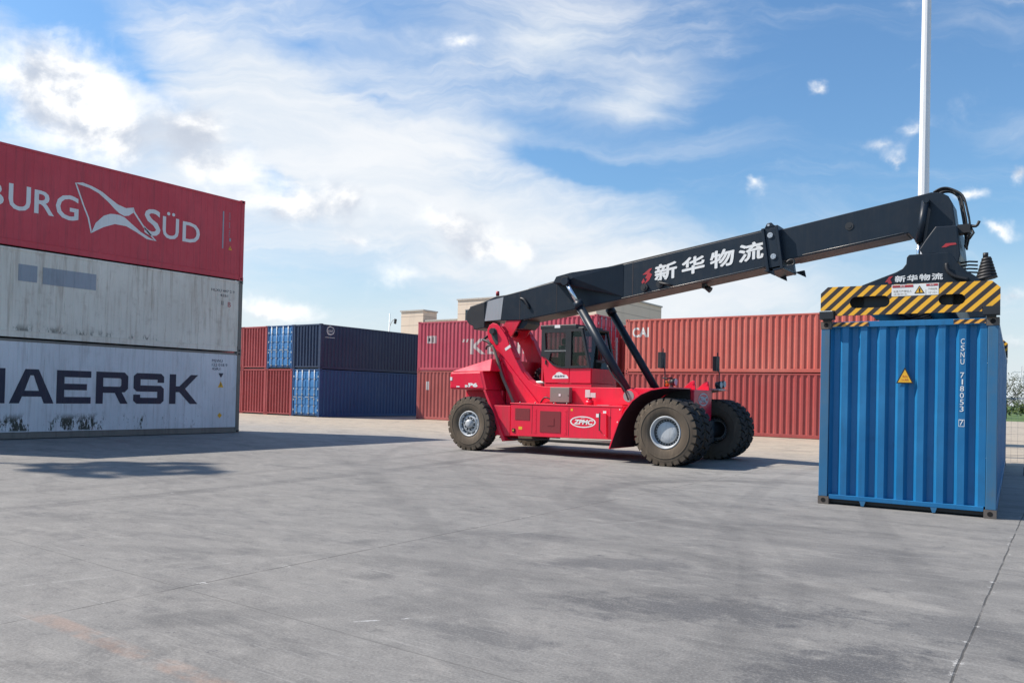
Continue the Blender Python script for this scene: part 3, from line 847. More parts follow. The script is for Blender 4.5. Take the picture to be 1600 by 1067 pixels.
# --- the azure box held by the spreader
BROT = R(2.7)
blue = container('shipping_container', 'bright azure container numbered CSNU 718053 7, held by the yellow striped spreader', (-0.84, 13.29, 0.004), R(90) + BROT, 'c_blue', postcol='c_bluepost', castcol='cast_blue', ends=('panel', 'door'))
fE, cutE = end_fn()
def BU(x):            # world x (old reading) -> position along the end, rightwards
    return x + 0.84
O_X = -7.77
decal('container_code', vtext('CSNU 718053 7', BU(6.447 + O_X), 1.31, 2.60, .050), fE, 'white', blue, cutE)
decal('container_code', fill2d([rect(BU(6.435 + O_X), BU(6.51 + O_X), 1.30, 1.405), rect(BU(6.440 + O_X), BU(6.505 + O_X), 1.307, 1.398)]), fE, 'white', blue, cutE)
fEo = lambda u, v: (.012, -u, v)
fEp = lambda u, v: (.009, -u, v)
fEq = lambda u, v: (.006, -u, v)
u0 = BU(5.715 + O_X)
decal('warning_sticker', fill2d([[(u0 - .12, 1.925), (u0 + .12, 1.925), (u0 + .005, 2.165), (u0 - .005, 2.165)]]), fEo, 'black', blue)
decal('warning_sticker', fill2d([[(u0 - .095, 1.94), (u0 + .095, 1.94), (u0, 2.135)]]), fEp, 'yellow', blue)
decal('warning_sticker', join(fit(text2d('危险'), u0 - .035, u0 + .035, 2.015, 2.045), fit(text2d('小心触电'), u0 - .05, u0 + .05, 1.965, 1.995)), fEq, 'redmark', blue)
for a, b in ((.17, .58), (W_ - .70, W_ - .17)):
    MB().box(.005, .013, a, b, 2.896 - .085, 2.896 - .022).build('hazard_strip', 'hazard2', blue)
for yy in (1.78, .80):
    o = MB().prism([(-.045, .085), (.045, .085), (.02, .01), (-.02, .01)], -.012, .012).build('lashing_tab', 'c_bluepost', blue)
    o.rotation_euler = (0, 0, R(90)); o.location = (.02, yy, 0)


# ------------------------------------------------------------------ reach stacker (x forward, y left, z up; origin under the front axle)
rs = thing('reach_stacker', 'red and charcoal reach stacker lettered 新华物流 on its long boom, holding the blue container', 'reach stacker', (-7.770, 19.405, 0))
RX, RY = -7.770, 19.405

def tyre_mesh(Rr, Wd, nl):
    b = MB()
    h = Wd / 2
    s = Rr / .815
    prof = [(.37 * s, -h * .62), (.40 * s, -h * .80), (.47 * s, -h * .93), (.58 * s, -h), (.68 * s, -h * .99), (.735 * s, -h * .93), (.765 * s, -h * .80), (.772 * s, -h * .3), (.772 * s, h * .3), (.765 * s, h * .80), (.735 * s, h * .93), (.68 * s, h * .99), (.58 * s, h), (.47 * s, h * .93), (.40 * s, h * .80), (.37 * s, h * .62)]
    b.lathe(prof, (0, 0, 0), 72, 0)
    # beads moulded on the side wall
    for sg in (-1, 1):
        b.lathe([(.60 * s, sg * (h + .001)), (.605 * s, sg * (h + .008)), (.625 * s, sg * (h + .008)), (.63 * s, sg * (h - .002))], (0, 0, 0), 72, 0)
    for k in range(nl):
        for sg in (-1, 1):
            a0 = 2 * math.pi * (k + (.5 if sg > 0 else 0)) / nl
            wdt = 2 * math.pi / nl * .72
            A = []
            for j in range(4):
                a = a0 + wdt * j / 3
                sk = -.10
                ring = []
                for r, y, ad in ((.700 * s, sg * h * .985, 0), (.792 * s, sg * h * .93, 0), (.815 * s, sg * h * .78, 0), (.815 * s, sg * h * -.06, sk), (.760 * s, sg * h * -.06, sk), (.74 * s, sg * h * .8, 0)):
                    ring.append(b.bm.verts.new((r * math.cos(a + ad), y, r * math.sin(a + ad))))
                A.append(ring)
            fs = []
            for p, q in zip(A, A[1:]):
                for j in range(6): fs.append(b.bm.faces.new((p[j], p[(j + 1) % 6], q[(j + 1) % 6], q[j])))
            fs.append(b.bm.faces.new(A[0][::-1])); fs.append(b.bm.faces.new(A[-1]))
            b._mi(fs, 1)
            fs[0].material_index = 0; fs[6].material_index = 0; fs[12].material_index = 0
    return b.mesh('tyre')
def rim_front(sg):
    b = MB()
    pr = [(.395, .17), (.392, .205), (.375, .215), (.355, .205), (.350, .15), (.325, .12)]
    b.lathe([(r, sg * y) for r, y in pr], (0, 0, 0), 56)
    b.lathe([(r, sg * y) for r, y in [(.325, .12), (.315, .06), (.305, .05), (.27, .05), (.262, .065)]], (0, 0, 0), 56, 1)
    b.lathe([(r, sg * y) for r, y in [(.262, .065), (.258, .10), (.245, .115), (.12, .118), (.0, .118)]], (0, 0, 0), 56)
    for k in range(26):
        a = 2 * math.pi * k / 26
        b.cyl((.29 * math.cos(a), sg * .045, .29 * math.sin(a)), (.29 * math.cos(a), sg * .085, .29 * math.sin(a)), .012, n=6)
    for k in range(8):
        a = 2 * math.pi * k / 8
        b.cyl((.17 * math.cos(a), sg * .115, .17 * math.sin(a)), (.17 * math.cos(a), sg * .125, .17 * math.sin(a)), .010, n=6)
    return b.mesh('rim')
def rim_rear(sg):
    b = MB()
    s = .94
    b.lathe([(r * s, sg * y) for r, y in [(.39, .15), (.385, .20), (.365, .205), (.345, .19), (.335, .12)]], (0, 0, 0), 48)
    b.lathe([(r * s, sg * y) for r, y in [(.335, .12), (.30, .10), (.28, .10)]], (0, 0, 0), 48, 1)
    b.lathe([(r * s, sg * y) for r, y in [(.28, .10), (.27, .14), (.215, .16)]], (0, 0, 0), 48)
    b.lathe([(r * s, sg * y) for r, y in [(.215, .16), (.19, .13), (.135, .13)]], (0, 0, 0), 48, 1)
    b.lathe([(r * s, sg * y) for r, y in [(.135, .13), (.13, .20), (.11, .235), (.05, .245), (.0, .245)]], (0, 0, 0), 48)
    for k in range(10):
        a = 2 * math.pi * k / 10
        b.cyl((.31 * math.cos(a), sg * .10, .31 * math.sin(a)), (.31 * math.cos(a), sg * .175, .31 * math.sin(a)), .03, n=8)
        b.cyl((.175 * math.cos(a + .3), sg * .13, .175 * math.sin(a + .3)), (.175 * math.cos(a + .3), sg * .18, .175 * math.sin(a + .3)), .018, n=6)
    return b.mesh('rim')
tyF = tyre_mesh(.815, .50, 26)
tyR = tyre_mesh(.770, .48, 24)
def hub_part(name, me_list, loc, rot=0):
    e = bpy.data.objects.new(name, None); COL.objects.link(e); e.parent = rs; e.location = loc
    return e
def wheel(loc, ty, rim, spin):
    me = ty.copy()
    o = link('wheel', me, ['tyre', 'tread'], rs)
    o.location = loc; o.rotation_euler = (0, spin, 0)
    if rim:
        r = link('rim', rim, ['rim', 'rimdark'], o)
    return o
for y, s, spin in ((-1.80, -1, .03), (-1.255, -1, .14), (1.255, 1, .2), (1.80, 1, .07)):
    wheel((-.05, y, .800), tyF, rim_front(s), spin)
for y, s, spin in ((-1.55, -1, .05), (1.55, 1, .11)):
    wheel((-6.17, y, .757), tyR, rim_rear(s), spin)
MB().cyl((-.05, -1.6, .8), (-.05, 1.6, .8), .22, n=20).box(-.3, .2, -.5, .5, .5, 1.05).build('front_axle', 'black', rs)
MB().box(-6.32, -6.0, -1.35, 1.35, .58, .92).cyl((-6.17, -1.5, .757), (-6.17, 1.5, .757), .12, n=14).build('rear_axle', 'black', rs)

# chassis and side boxes
MB().box(-5.6, -.95, -.78, .78, .50, 1.34).box(-.95, .06, -.62, .62, .62, 1.30).build('chassis', 'red_dull', rs, .02)
YS = -1.50
def sidebox(sy):
    b = MB()
    pts = [(-4.90, 1.345), (-4.90, .47), (-1.62, .53), (-1.42, 1.37)]
    b.prism(pts, sy * 1.50, sy * .80)
    b.box(-4.92, -1.45, sy * 1.515, sy * .80, 1.352, 1.385)
    return b.build('side_box', 'red', rs, .012)
sb = sidebox(-1)
sidebox(1)
fB = lambda u, v: (u, YS - .004, v)
MB().box(-4.74, -4.26, YS - .008, YS - .001, .92, 1.24).build('vent_grille', 'perf', sb)
MB().box(-3.92, -3.27, YS - .010, YS - .001, .62, 1.19).box(-3.68, -3.47, YS - .018, YS - .010, .8, 1.0).build('vent_grille', 'perf', sb)
for x in (-4.08, -3.12):
    hg = MB()
    for k in range(6): hg.cyl((x, YS - .012, .64 + k * .11), (x, YS, .64 + k * .11), .012, n=6)
    hg.box(x - .04, x + .04, YS - .006, YS + .001, .58, 1.24)
    hg.build('panel_hinge', 'red', sb)
cx, cz = -2.59, .943
decal('maker_badge', join(fill2d([ellipse(cx, cz, .385, .150), ellipse(cx, cz, .345, .122)]), fit(text2d('ZPMC', .045), cx - .275, cx + .275, cz - .068, cz + .062, .03), fit(text2d('ZPMC'), cx - .06, cx + .06, cz + .082, cz + .108)), fB, 'white', sb)
MB().box(-2.10, -2.06, YS - .03, YS - .002, .74, 1.20).build('grab_handle', 'black', sb)
MB().prism([(-2.05, 1.20), (-1.88, 1.17), (-1.86, .57), (-2.05, .76)], YS - .05, YS - .003).build('service_flap', 'red', sb, .01)
decal('sticker', join(fill2d([rect(-2.20, -2.12, 1.08, 1.17)]), fill2d([rect(-1.97, -1.88, 1.19, 1.25)])), lambda u, v: (u, YS - .056 if u > -2 else YS - .004, v), 'white', sb)
MB().box(-4.83, -4.74, YS - .02, YS - .001, .58, .68).cyl((-4.785, YS - .03, .63), (-4.785, YS - .015, .63), .025, n=8, mi=1).build('side_marker_lamp', ['black', 'yellow'], sb)
MB().box(-3.7, -1.62, -1.42, -1.20, .36, .45).cyl((-3.6, -1.48, .44), (-1.64, -1.44, .46), .035, n=10, mi=1).build('step_board', ['black', 'ebox'], rs, .008)
MB().box(-3.7, -1.62, 1.20, 1.42, .36, .45).build('step_board', 'black', rs, .008)
decal('sticker', join(fill2d([rect(-1.95, -1.93, .62, .72)])), fB, 'white', sb)
# bolts along the front edge of the box
bb = MB()
for x, z in ((-1.52, 1.30), (-1.58, .98), (-1.66, .66)): bb.cyl((x, YS - .01, z), (x, YS, z), .018, n=8)
bb.build('panel_bolts', 'white', sb)

for x in (-4.18, -3.02, -1.78):
    MB().box(x - .004, x + .004, YS - .0035, YS + .002, .56, 1.33).build('panel_seam', 'shade_seam', sb)
decal('sticker', join(fill2d([rect(-3.02 + .06, -2.90, 1.22, 1.28)]), fill2d([rect(-4.62, -4.50, .66, .74)])), fB, 'yellow', sb)
MB().tube([(-5.4, -1.30, .40), (-4.6, -1.36, .38), (-3.9, -1.32, .42), (-3.4, -1.3, .46)], .022, 8).build('hydraulic_hose', 'rubber', rs)
MB().tube([(-4.35, -.84, 1.40), (-4.2, -.86, 1.55), (-4.0, -.86, 1.50), (-3.9, -.86, 1.40)], .02, 8).build('cable_loop', 'rubber', rs)
# boom support plates with the long sweep down to the frame
plate = [(-6.12, 3.70), (-6.24, 3.64), (-6.31, 3.52), (-6.31, 3.38), (-6.24, 3.18), (-6.10, 3.02), (-5.92, 2.62), (-5.72, 2.15), (-5.52, 1.60), (-5.45, 1.345), (-1.30, 1.345), (-1.05, 1.60), (-.95, 1.86), (-4.26, 1.86), (-4.42, 1.875), (-4.60, 1.92), (-4.80, 2.03), (-5.03, 2.26), (-5.28, 2.65), (-5.50, 3.05), (-5.60, 3.26), (-5.72, 3.42), (-5.86, 3.58), (-5.98, 3.67)]
for sy in (-1, 1):
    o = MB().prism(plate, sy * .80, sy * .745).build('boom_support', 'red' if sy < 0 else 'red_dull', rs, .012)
    if sy < 0: bs = o
    # turned-in flange that follows the front edge
    fl = MB()
    edge = [(-5.86, 3.58), (-5.72, 3.42), (-5.60, 3.26), (-5.50, 3.05), (-5.28, 2.65), (-5.03, 2.26), (-4.80, 2.03), (-4.60, 1.92), (-4.42, 1.875)]
    for (a, b), (c, d) in zip(edge, edge[1:]):
        fl.quad([(a, sy * .746, b), (c, sy * .746, d), (c, sy * .56, d), (a, sy * .56, b)])
    f = fl.build('support_flange', 'red_dull', o)
    sol = f.modifiers.new('thick', 'SOLIDIFY'); sol.thickness = .03
YP = -.80
MB().prism([(-6.13, 3.52), (-6.06, 3.56), (-5.97, 3.50), (-5.93, 3.36), (-5.90, 3.08), (-5.98, 3.05), (-6.10, 3.22), (-6.17, 3.38)], YP - .012, YP - .001).cyl((-6.05, YP - .03, 3.42), (-6.05, YP, 3.42), .07, n=18).build('pin_plate', 'green', bs, .004)
MB().prism([(-5.90, 2.72), (-5.80, 2.72), (-5.62, 2.62), (-5.30, 2.28), (-4.40, 1.37), (-4.52, 1.37), (-5.36, 2.20), (-5.66, 2.50), (-5.86, 2.58), (-5.93, 2.62)], YP - .045, YP - .001).build('stiffener', 'red', bs, .01)
MB().prism([(-5.78, 2.55), (-5.70, 2.55), (-5.52, 2.05), (-5.60, 2.05)], YP - .10, YP - .001).cyl((-5.80, YP - .10, 2.62), (-5.80, YP, 2.62), .07, n=12, mi=0).cyl((-5.80, YP - .13, 2.62), (-5.80, YP - .1, 2.62), .03, n=10, mi=1).build('hose_bracket', ['red', 'steel'], bs, .008)
decal('sticker', fill2d([[(-5.66, 2.94), (-5.48, 3.05), (-5.44, 2.98), (-5.62, 2.87)]]), lambda u, v: (u, YP - .004, v), 'white', bs)
MB().box(-5.7, -.95, -.74, .74, 1.30, 1.345).build('chassis_deck', 'red_dull', rs)
MB().cyl((-6.08, -.9, 3.45), (-6.08, .9, 3.45), .09, n=18).build('boom_pivot_pin', 'black', rs)
cross = MB().box(-5.62, -5.5, -.74, .74, 1.35, 2.6)
cross.build('cross_plate', 'red_dull', rs, .01)
# hose reel and valve block between the plates
rl = MB()
for y in (.20, .34): rl.lathe([(.11, y - .012), (.28, y - .012), (.28, y + .012), (.11, y + .012)], (-5.0, 0, 2.16), 28)
rl.lathe([(.13, .2), (.13, .34)], (-5.0, 0, 2.16), 20, 1)
for k in range(14):
    a = k * 2 * math.pi / 14
    rl.box(-5.0 + .25 * math.cos(a) - .02, -5.0 + .25 * math.cos(a) + .02, .17, .19, 2.16 + .25 * math.sin(a) - .02, 2.16 + .25 * math.sin(a) + .02, 2)
rl.build('hose_reel', ['black', 'red_dull', 'steel'], rs)
MB().box(-5.05, -4.45, -.5, .4, 1.36, 1.86).cyl((-4.7, -.55, 1.95), (-4.35, -.55, 1.97), .07, n=12, mi=1).build('valve_block', ['black', 'steel'], rs, .02)
# sleeved hydraulic line climbing the plate
hs = MB().tube([(-5.16, -1.0, 1.36), (-5.30, -.99, 1.62), (-5.60, -.97, 2.12), (-5.80, -.96, 2.62), (-5.93, -.95, 2.90), (-6.02, -.95, 3.02)], .045, 10, 0)
hs.tube([(-6.02, -.95, 3.02), (-6.12, -.94, 3.10), (-6.24, -.92, 3.16), (-6.40, -.86, 3.20), (-6.46, -.74, 3.24), (-6.42, -.5, 3.40)], .04, 10, 1)
hs.tube([(-5.96, -.96, 2.94), (-6.08, -.95, 3.02), (-6.2, -.94, 3.0), (-6.26, -.9, 2.92)], .03, 8, 1)
hs.build('hydraulic_line', ['hosegrey', 'rubber'], rs)

# counterweight and engine hood
hd = MB()
def ring(x, y, z): return (x, y, z)
low = [(-7.10, 1.72), (-5.86, 1.72), (-5.98, 2.27), (-7.10, 2.24)]
hd.prism([(-7.12, 1.72), (-5.80, 1.72), (-5.97, 2.265), (-7.12, 2.235)], -1.50, 1.50)
hd.build('counterweight', 'red', rs, .06)
top = MB()
# roof with sloping shoulders, rising towards the boom
a = [(-7.08, -1.49, 2.242), (-5.64, -1.49, 2.268), (-5.87, -1.13, 2.63), (-7.00, -1.13, 2.30), (-5.87, 1.13, 2.63), (-7.00, 1.13, 2.30), (-7.08, 1.49, 2.242), (-5.64, 1.49, 2.268)]
q = [top.bm.verts.new(p) for p in a]
for f in ((0, 1, 2, 3), (3, 2, 4, 5), (5, 4, 7, 6), (0, 3, 5, 6), (1, 7, 4, 2), (0, 6, 7, 1)): top.bm.faces.new([q[i] for i in f])
top.build('engine_hood', 'red', rs, .02)
for sy in (-1, 1):
    MB().hull([(x + (.0 if z > 2 else .16), sy * y, z) for x in (-6.1, -5.925) for y in (.81, 1.485) for z in (1.73, 2.258)]).build('hood_front', 'red_dull', rs, .006)
MB().box(-7.06, -5.7, -.8, .8, .95, 1.73).build('counterweight_base', 'red_dull', rs, .03)
fH = lambda u, v: (u, -1.504, v)
decal('sticker', join(fit(text2d('P6', .06), -6.42, -6.08, 1.80, 1.92), fit(text2d('EH', .06), -6.54, -6.40, 1.79, 1.86), fill2d([rect(-6.86, -6.74, 1.79, 1.825)])), fH, 'white', rs)
MB().box(-7.10, -7.02, -1.51, -1.495, 1.98, 2.08).box(-7.14, -7.12, -1.42, -1.2, 1.86, 2.06).build('rear_lamp', ['white'], rs, .004)
for sy in (-1, 1):
    MB().prism([(-5.86, 1.715), (-5.78, 1.715), (-5.06, .33), (-5.16, .30)], sy * 1.52, sy * .82).build('mudguard', 'red_dull', rs, .008)
MB().box(-7.05, -5.5, .35, .62, 1.5, 1.7).build('exhaust_box', 'black', rs)
MB().box(-5.55, -4.95, -1.45, -.82, .46, 1.30).build('battery_box', 'red_dull', rs, .01)

# cab
cb = hub_part('cab', None, (0, 0, 0))
bpy.data.objects.remove(cb)
CY = .74
floor = MB().box(-4.32, -2.80, -.72, .72, 1.86, 1.955).build('cab', 'red', rs, .01)
cb = floor
def cabside(sy, nm='cab_side'):
    y0, y1 = sy * CY, sy * (CY - .05)
    red = MB().prism([(-4.30, 1.965), (-4.40, 2.70), (-4.26, 2.665), (-4.12, 2.52), (-4.0, 2.44), (-3.86, 2.39), (-3.70, 2.37), (-3.50, 2.365), (-3.50, 1.965)], y0, y1)
    d = red.build('cab_door', 'red', cb, .006)
    MB().prism([(-3.485, 1.965), (-3.485, 2.365), (-2.82, 2.375), (-2.82, 1.965)], y0, y1).build('cab_panel', 'red', cb, .006)
    vs, fs = fill2d([[(-4.41, 2.71), (-4.41, 3.50), (-3.10, 3.46), (-2.84, 2.38), (-3.50, 2.37), (-3.70, 2.375), (-3.86, 2.395), (-4.0, 2.445), (-4.12, 2.525), (-4.26, 2.67)],
                     [(-4.27, 2.90), (-4.30, 3.36), (-3.62, 3.36), (-3.62, 2.90)], [(-4.15, 2.60), (-4.10, 2.80), (-3.62, 2.82), (-3.62, 2.42), (-3.72, 2.42), (-3.88, 2.445), (-4.0, 2.49)],
                     [(-3.44, 2.44), (-3.44, 3.38), (-3.14, 3.38), (-2.91, 2.44)]])
    for nm2, yy in (('cab_frame', y0),):
        bm = bmesh.new()
        bv = [bm.verts.new((p[0], yy, p[1])) for p in vs]
        for f in fs: bm.faces.new([bv[i] for i in f])
        me = bpy.data.meshes.new(nm2); bm.to_mesh(me); bm.free()
        o = link(nm2, me, 'black', cb)
        sol = o.modifiers.new('thick', 'SOLIDIFY'); sol.thickness = .06; sol.offset = -1 if sy < 0 else 1
        sol.offset = 0
    yy = sy * (CY - .02)
    gl = MB()
    for pts in ([(-4.27, 2.90), (-4.30, 3.36), (-3.62, 3.36), (-3.62, 2.90)], [(-4.15, 2.60), (-4.10, 2.80), (-3.62, 2.82), (-3.62, 2.42), (-3.88, 2.445), (-4.0, 2.49)], [(-3.44, 2.44), (-3.44, 3.38), (-3.14, 3.38), (-2.91, 2.44)]):
        gl.bm.faces.new([gl.bm.verts.new((x, yy, z)) for x, z in pts])
    gl.build('window', 'glass', cb)
    MB().box(-4.30, -3.60, sy * (CY + .02) - .012, sy * (CY + .02) + .012, 2.845, 2.865).build('grab_rail', 'steel', cb)
    MB().box(-4.28, -4.24, sy * CY - .03, sy * CY + .03, 2.48, 2.60).build('door_handle', 'black', cb)
    return d
dr = cabside(-1)
cabside(1)
MB().box(-2.86, -2.80, -.70, .70, 1.965, 2.37).build('cab_panel', 'red_dull', cb, .006)
ff = MB()
for y in (-.72, .66): ff.hull([(-2.84, y, 2.37), (-2.84, y + .06, 2.37), (-2.90, y, 2.37), (-2.90, y + .06, 2.37), (-3.08, y, 3.46), (-3.08, y + .06, 3.46), (-3.15, y, 3.46), (-3.15, y + .06, 3.46)])
ff.build('windscreen_pillar', 'black', cb)
MB().quad([(-2.86, -.66, 2.38), (-2.86, .66, 2.38), (-3.11, .66, 3.45), (-3.11, -.66, 3.45)]).build('windscreen', 'glass', cb)
MB().box(-2.82, -2.79, .68, .72, 2.4, 3.3).build('windscreen_wiper', 'offwhite', cb)
rear = MB().box(-4.44, -4.38, -.70, .70, 2.0, 2.72).build('cab_panel', 'red_dull', cb, .006)
rf = MB()
for y in (-.72, .66): rf.box(-4.44, -4.38, y, y + .06, 2.72, 3.5)
rf.build('cab_frame', 'black', cb)
MB().quad([(-4.41, -.66, 2.72), (-4.41, .66, 2.72), (-4.41, .66, 3.48), (-4.41, -.66, 3.48)]).build('window', 'glass', cb)
MB().box(-4.46, -3.28, -.77, .77, 3.46, 3.58).box(-3.28, -3.06, -.74, .74, 3.44, 3.50).build('cab_roof', 'black', cb, .02)
MB().box(-3.98, -3.80, -.775, -.765, 3.49, 3.575).build('roof_lamp', 'white', cb)
MB().box(-4.1, -3.6, -.28, .28, 2.2, 2.38).box(-4.18, -4.02, -.26, .26, 2.38, 3.05).box(-4.15, -4.05, -.14, .14, 3.07, 3.25).build('driver_seat', 'rubber', cb, .04)
MB().box(-3.10, -2.9, -.3, .3, 2.0, 2.62).cyl((-3.2, 0, 2.62), (-3.26, 0, 2.78), .03, n=8).lathe([(.17, 0), (.19, .015), (.19, -.015), (.17, 0)], (-3.3, 0, 2.8), 20).build('dashboard', 'black', cb, .01)
cloud = [(-4.05, 2.08), (-4.02, 2.16), (-3.94, 2.20), (-3.90, 2.25), (-3.82, 2.27), (-3.74, 2.25), (-3.68, 2.20), (-3.58, 2.19), (-3.53, 2.14), (-3.52, 2.09)]
decal('sticker', fill2d([cloud]), lambda u, v: (u, -CY - .004, v), 'white', dr)
decal('sticker', join(fit(text2d('安全驾驶', .02), -3.97, -3.62, 2.12, 2.18)), lambda u, v: (u, -CY - .007, v), 'navybeam', dr)

# grey electric box, labels and canister on the frame side
eb = MB().box(-3.95, -3.33, -.99, -.83, 1.43, 1.84).build('electric_box', 'ebox', rs, .01)
MB().box(-3.66, -3.60, -.998, -.988, 1.60, 1.66).build('box_label', 'white', eb)
MB().box(-3.74, -3.48, -.96, -.84, 1.36, 1.44).build('cable_gland', 'black', eb)
MB().cyl((-3.36, -.995, 1.62), (-3.36, -.985, 1.62), .015, n=8).build('box_lock', 'black', eb)
decal('sticker', join(fill2d([rect(-2.94, -2.79, 1.58, 1.79)]), fill2d([rect(-2.78, -2.62, 1.58, 1.71)])), lambda u, v: (u, YP - .004, v), 'offwhite', rs)
MB().cyl((-2.66, -1.05, 1.385), (-2.66, -1.05, 1.50), .115, .11, 18).cyl((-2.66, -1.05, 1.50), (-2.66, -1.05, 1.56), .08, .06, 16).cyl((-2.66, -1.05, 1.56), (-2.66, -1.05, 1.585), .07, n=14, mi=1).build('filler_canister', ['red', 'black'], rs)
MB().box(-2.3, -1.95, -1.30, -1.1, 1.386, 1.40).build('deck_plate', 'steel', rs)
sc = MB()
for x in (-4.6, -4.1, -3.5, -3.1): sc.cyl((x, -1.48, 1.386), (x, -1.48, 1.42), .02, n=6)
sc.build('lifting_studs', 'steel', rs)

# fenders over the front wheels
for sy in (-1, 1):
    fe = MB()
    path = [(-1.55, .33), (-1.42, .70), (-1.30, 1.02), (-1.15, 1.27), (-.95, 1.53), (-.72, 1.70), (-.45, 1.81), (-.12, 1.865), (0.0, 1.865)]
    for (a, b), (c, d) in zip(path, path[1:]):
        fe.quad([(a, sy * 1.98, b), (c, sy * 1.98, d), (c, sy * .60, d), (a, sy * .60, b)])
    bmesh.ops.remove_doubles(fe.bm, verts=fe.bm.verts, dist=.0005)
    o = fe.build('fender', 'red', rs)
    s = o.modifiers.new('thick', 'SOLIDIFY'); s.thickness = .03; s.offset = 0
    li = MB()  # added sheet under the fender, arch shade put into its dark colour
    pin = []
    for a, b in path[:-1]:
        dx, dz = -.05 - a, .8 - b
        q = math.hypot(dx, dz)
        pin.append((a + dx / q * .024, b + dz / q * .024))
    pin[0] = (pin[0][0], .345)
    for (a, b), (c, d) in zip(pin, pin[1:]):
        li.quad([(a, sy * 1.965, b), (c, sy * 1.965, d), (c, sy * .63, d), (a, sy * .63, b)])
    li.build('fender_shade_inner', 'shade_seam', o)
    b = MB()
    b.prism([(-1.54, .34), (-1.30, 1.02), (-.95, 1.53), (-.45, 1.81), (-.02, 1.86), (-.02, 1.30), (-.9, 1.0), (-1.2, .34)], sy * .62, sy * .60)
    b.build('fender_shade_inner', 'black', o)
fp = MB().box(-.02, .075, -.60, .60, 1.02, 1.845).box(-1.0, -.02, -.59, .59, 1.3, 1.84).build('front_plate', 'red', rs, .015)
fF = lambda u, v: (.080, u, v)
decal('maker_badge', fill2d([ellipse(0.02, 1.60, .33, .165), ellipse(0.02, 1.60, .29, .135)]), fF, 'offwhite', fp)
decal('maker_badge', join(fit(text2d('ZPMC', .05), -.22, .26, 1.52, 1.68)), fF, 'offwhite', fp)
decal('sticker', join(fit(text2d('45t', .05), -.15, .18, 1.22, 1.33)), fF, 'offwhite', fp)
for y in (-.42, .50):
    MB().prism([(-.32, 1.845), (.05, 1.845), (.02, 2.06), (-.02, 2.08), (-.10, 2.04)], y - .03, y + .03).cyl((-.02, y - .04, 2.0), (-.02, y + .04, 2.0), .03, n=10).build('lifting_lug', 'red', fp, .006)

# mirrors and working lamps on the front
def mirror(x, y):
    b = MB().tube([(x, y, 1.86), (x, y, 2.30), (x - .04, y, 2.42), (x - .06, y, 2.86)], .016, 8, 0)
    b.box(x - .14, x - .04, y - .13, y + .13, 2.36, 2.76, 1)
    return b.build('mirror', ['black', 'rubber'], rs, .02)
mirror(-.52, -1.05)
mirror(.10, 1.05)
def lamp(x, y, z):
    b = MB().box(x - .03, x + .03, y - .04, y + .04, z - .15, z - .05)
    b.cyl((x - .04, y, z), (x + .10, y, z), .075, .095, 18).cyl((x + .10, y, z), (x + .115, y, z), .085, n=18, mi=1)
    b.build('work_lamp', ['black', 'offwhite'], rs)
lamp(.12, 1.12, 2.02); lamp(.1, .92, 2.0); lamp(-.35, -1.0, 2.02)
MB().cyl((-.50, -.98, 1.87), (-.50, -.98, 1.92), .05, n=14, mi=1).cyl((-.50, -.98, 1.92), (-.50, -.98, 2.03), .068, .06, 16).cyl((-.50, -.98, 2.03), (-.50, -.98, 2.05), .05, .02, 14).build('indicator_lamp', ['amber', 'black'], rs)
MB().tube([(-.6, -1.0, 2.12), (-.48, -1.0, 2.10), (-.35, -1.0, 2.13)], .02, 8).build('lamp_guard', 'rubber', rs)
MB().box(-.4, .2, .80, 1.25, 1.86, 1.89).build('lamp_shelf', 'galv', rs)

# boom: outer section (with tail), collar, inner section, head
BW = .425
bo = MB()
prof = [(-6.72, 3.80), (-6.68, 4.42), (-6.33, 4.53), (-5.93, 4.56), (-5.44, 4.64), (-4.22, 4.85), (-2.49, 5.12), (-1.23, 5.29), (2.0, 5.745), (2.0, 4.86), (-2.24, 4.225), (-4.19, 3.945), (-5.37, 3.79), (-6.02, 3.80)]
bo.prism(prof, -BW, BW)
boom = bo.build('boom', ['dark'], rs, .015)
# underside is greasy: a separate wear plate, a little narrower than the box
up_ = MB()
lowl = [(-5.3, 3.797), (-4.19, 3.942), (-2.24, 4.222), (1.70, 4.815)]
for (a, b), (c, d) in zip(lowl, lowl[1:]):
    up_.hull([(x, y, z + q) for (x, z) in ((a, b), (c, d)) for y in (-.415, .415) for q in (-.012, .004)])
up_.build('wear_plate', 'under', boom)
tl = MB().cyl((-7.15, -.40, 3.98), (-7.15, .40, 3.98), .30, n=24)
tl.hull([(-7.30, y, z) for y in (-.41, .41) for z in (4.05, 4.28)] + [(-7.12, y, 3.56) for y in (-.41, .41)] + [(-6.72, y, z) for y in (-.41, .41) for z in (3.60, 4.41)])
tl.build('boom_tail', 'black', boom, .02)
decal('white_panel', fill2d([[(-6.70, 3.805), (-6.10, 3.83), (-6.02, 4.50), (-6.60, 4.40)]]), lambda u, v: (u, -BW - .005, v), 'greypanel', boom)
MB().cyl((-6.33, -.30, 4.52), (-6.33, -.30, 4.58), .05, n=12, mi=1).cyl((-6.33, -.30, 4.58), (-6.33, -.30, 4.70), .055, .05, 14).build('beacon', ['redmark', 'black'], boom)
for sy in (-1, 1):
    MB().prism([(-5.40, 3.80), (-5.9, 3.81), (-6.25, 3.30), (-6.0, 3.20), (-5.7, 3.35)], sy * .40, sy * .34).build('pivot_bracket', 'red_dull', boom)
MB().prism([(-5.95, 3.80), (-5.2, 3.82), (-5.2, 3.70), (-5.35, 3.55), (-5.95, 3.55)], -.33, .33).build('boom_underframe', 'dark', boom)
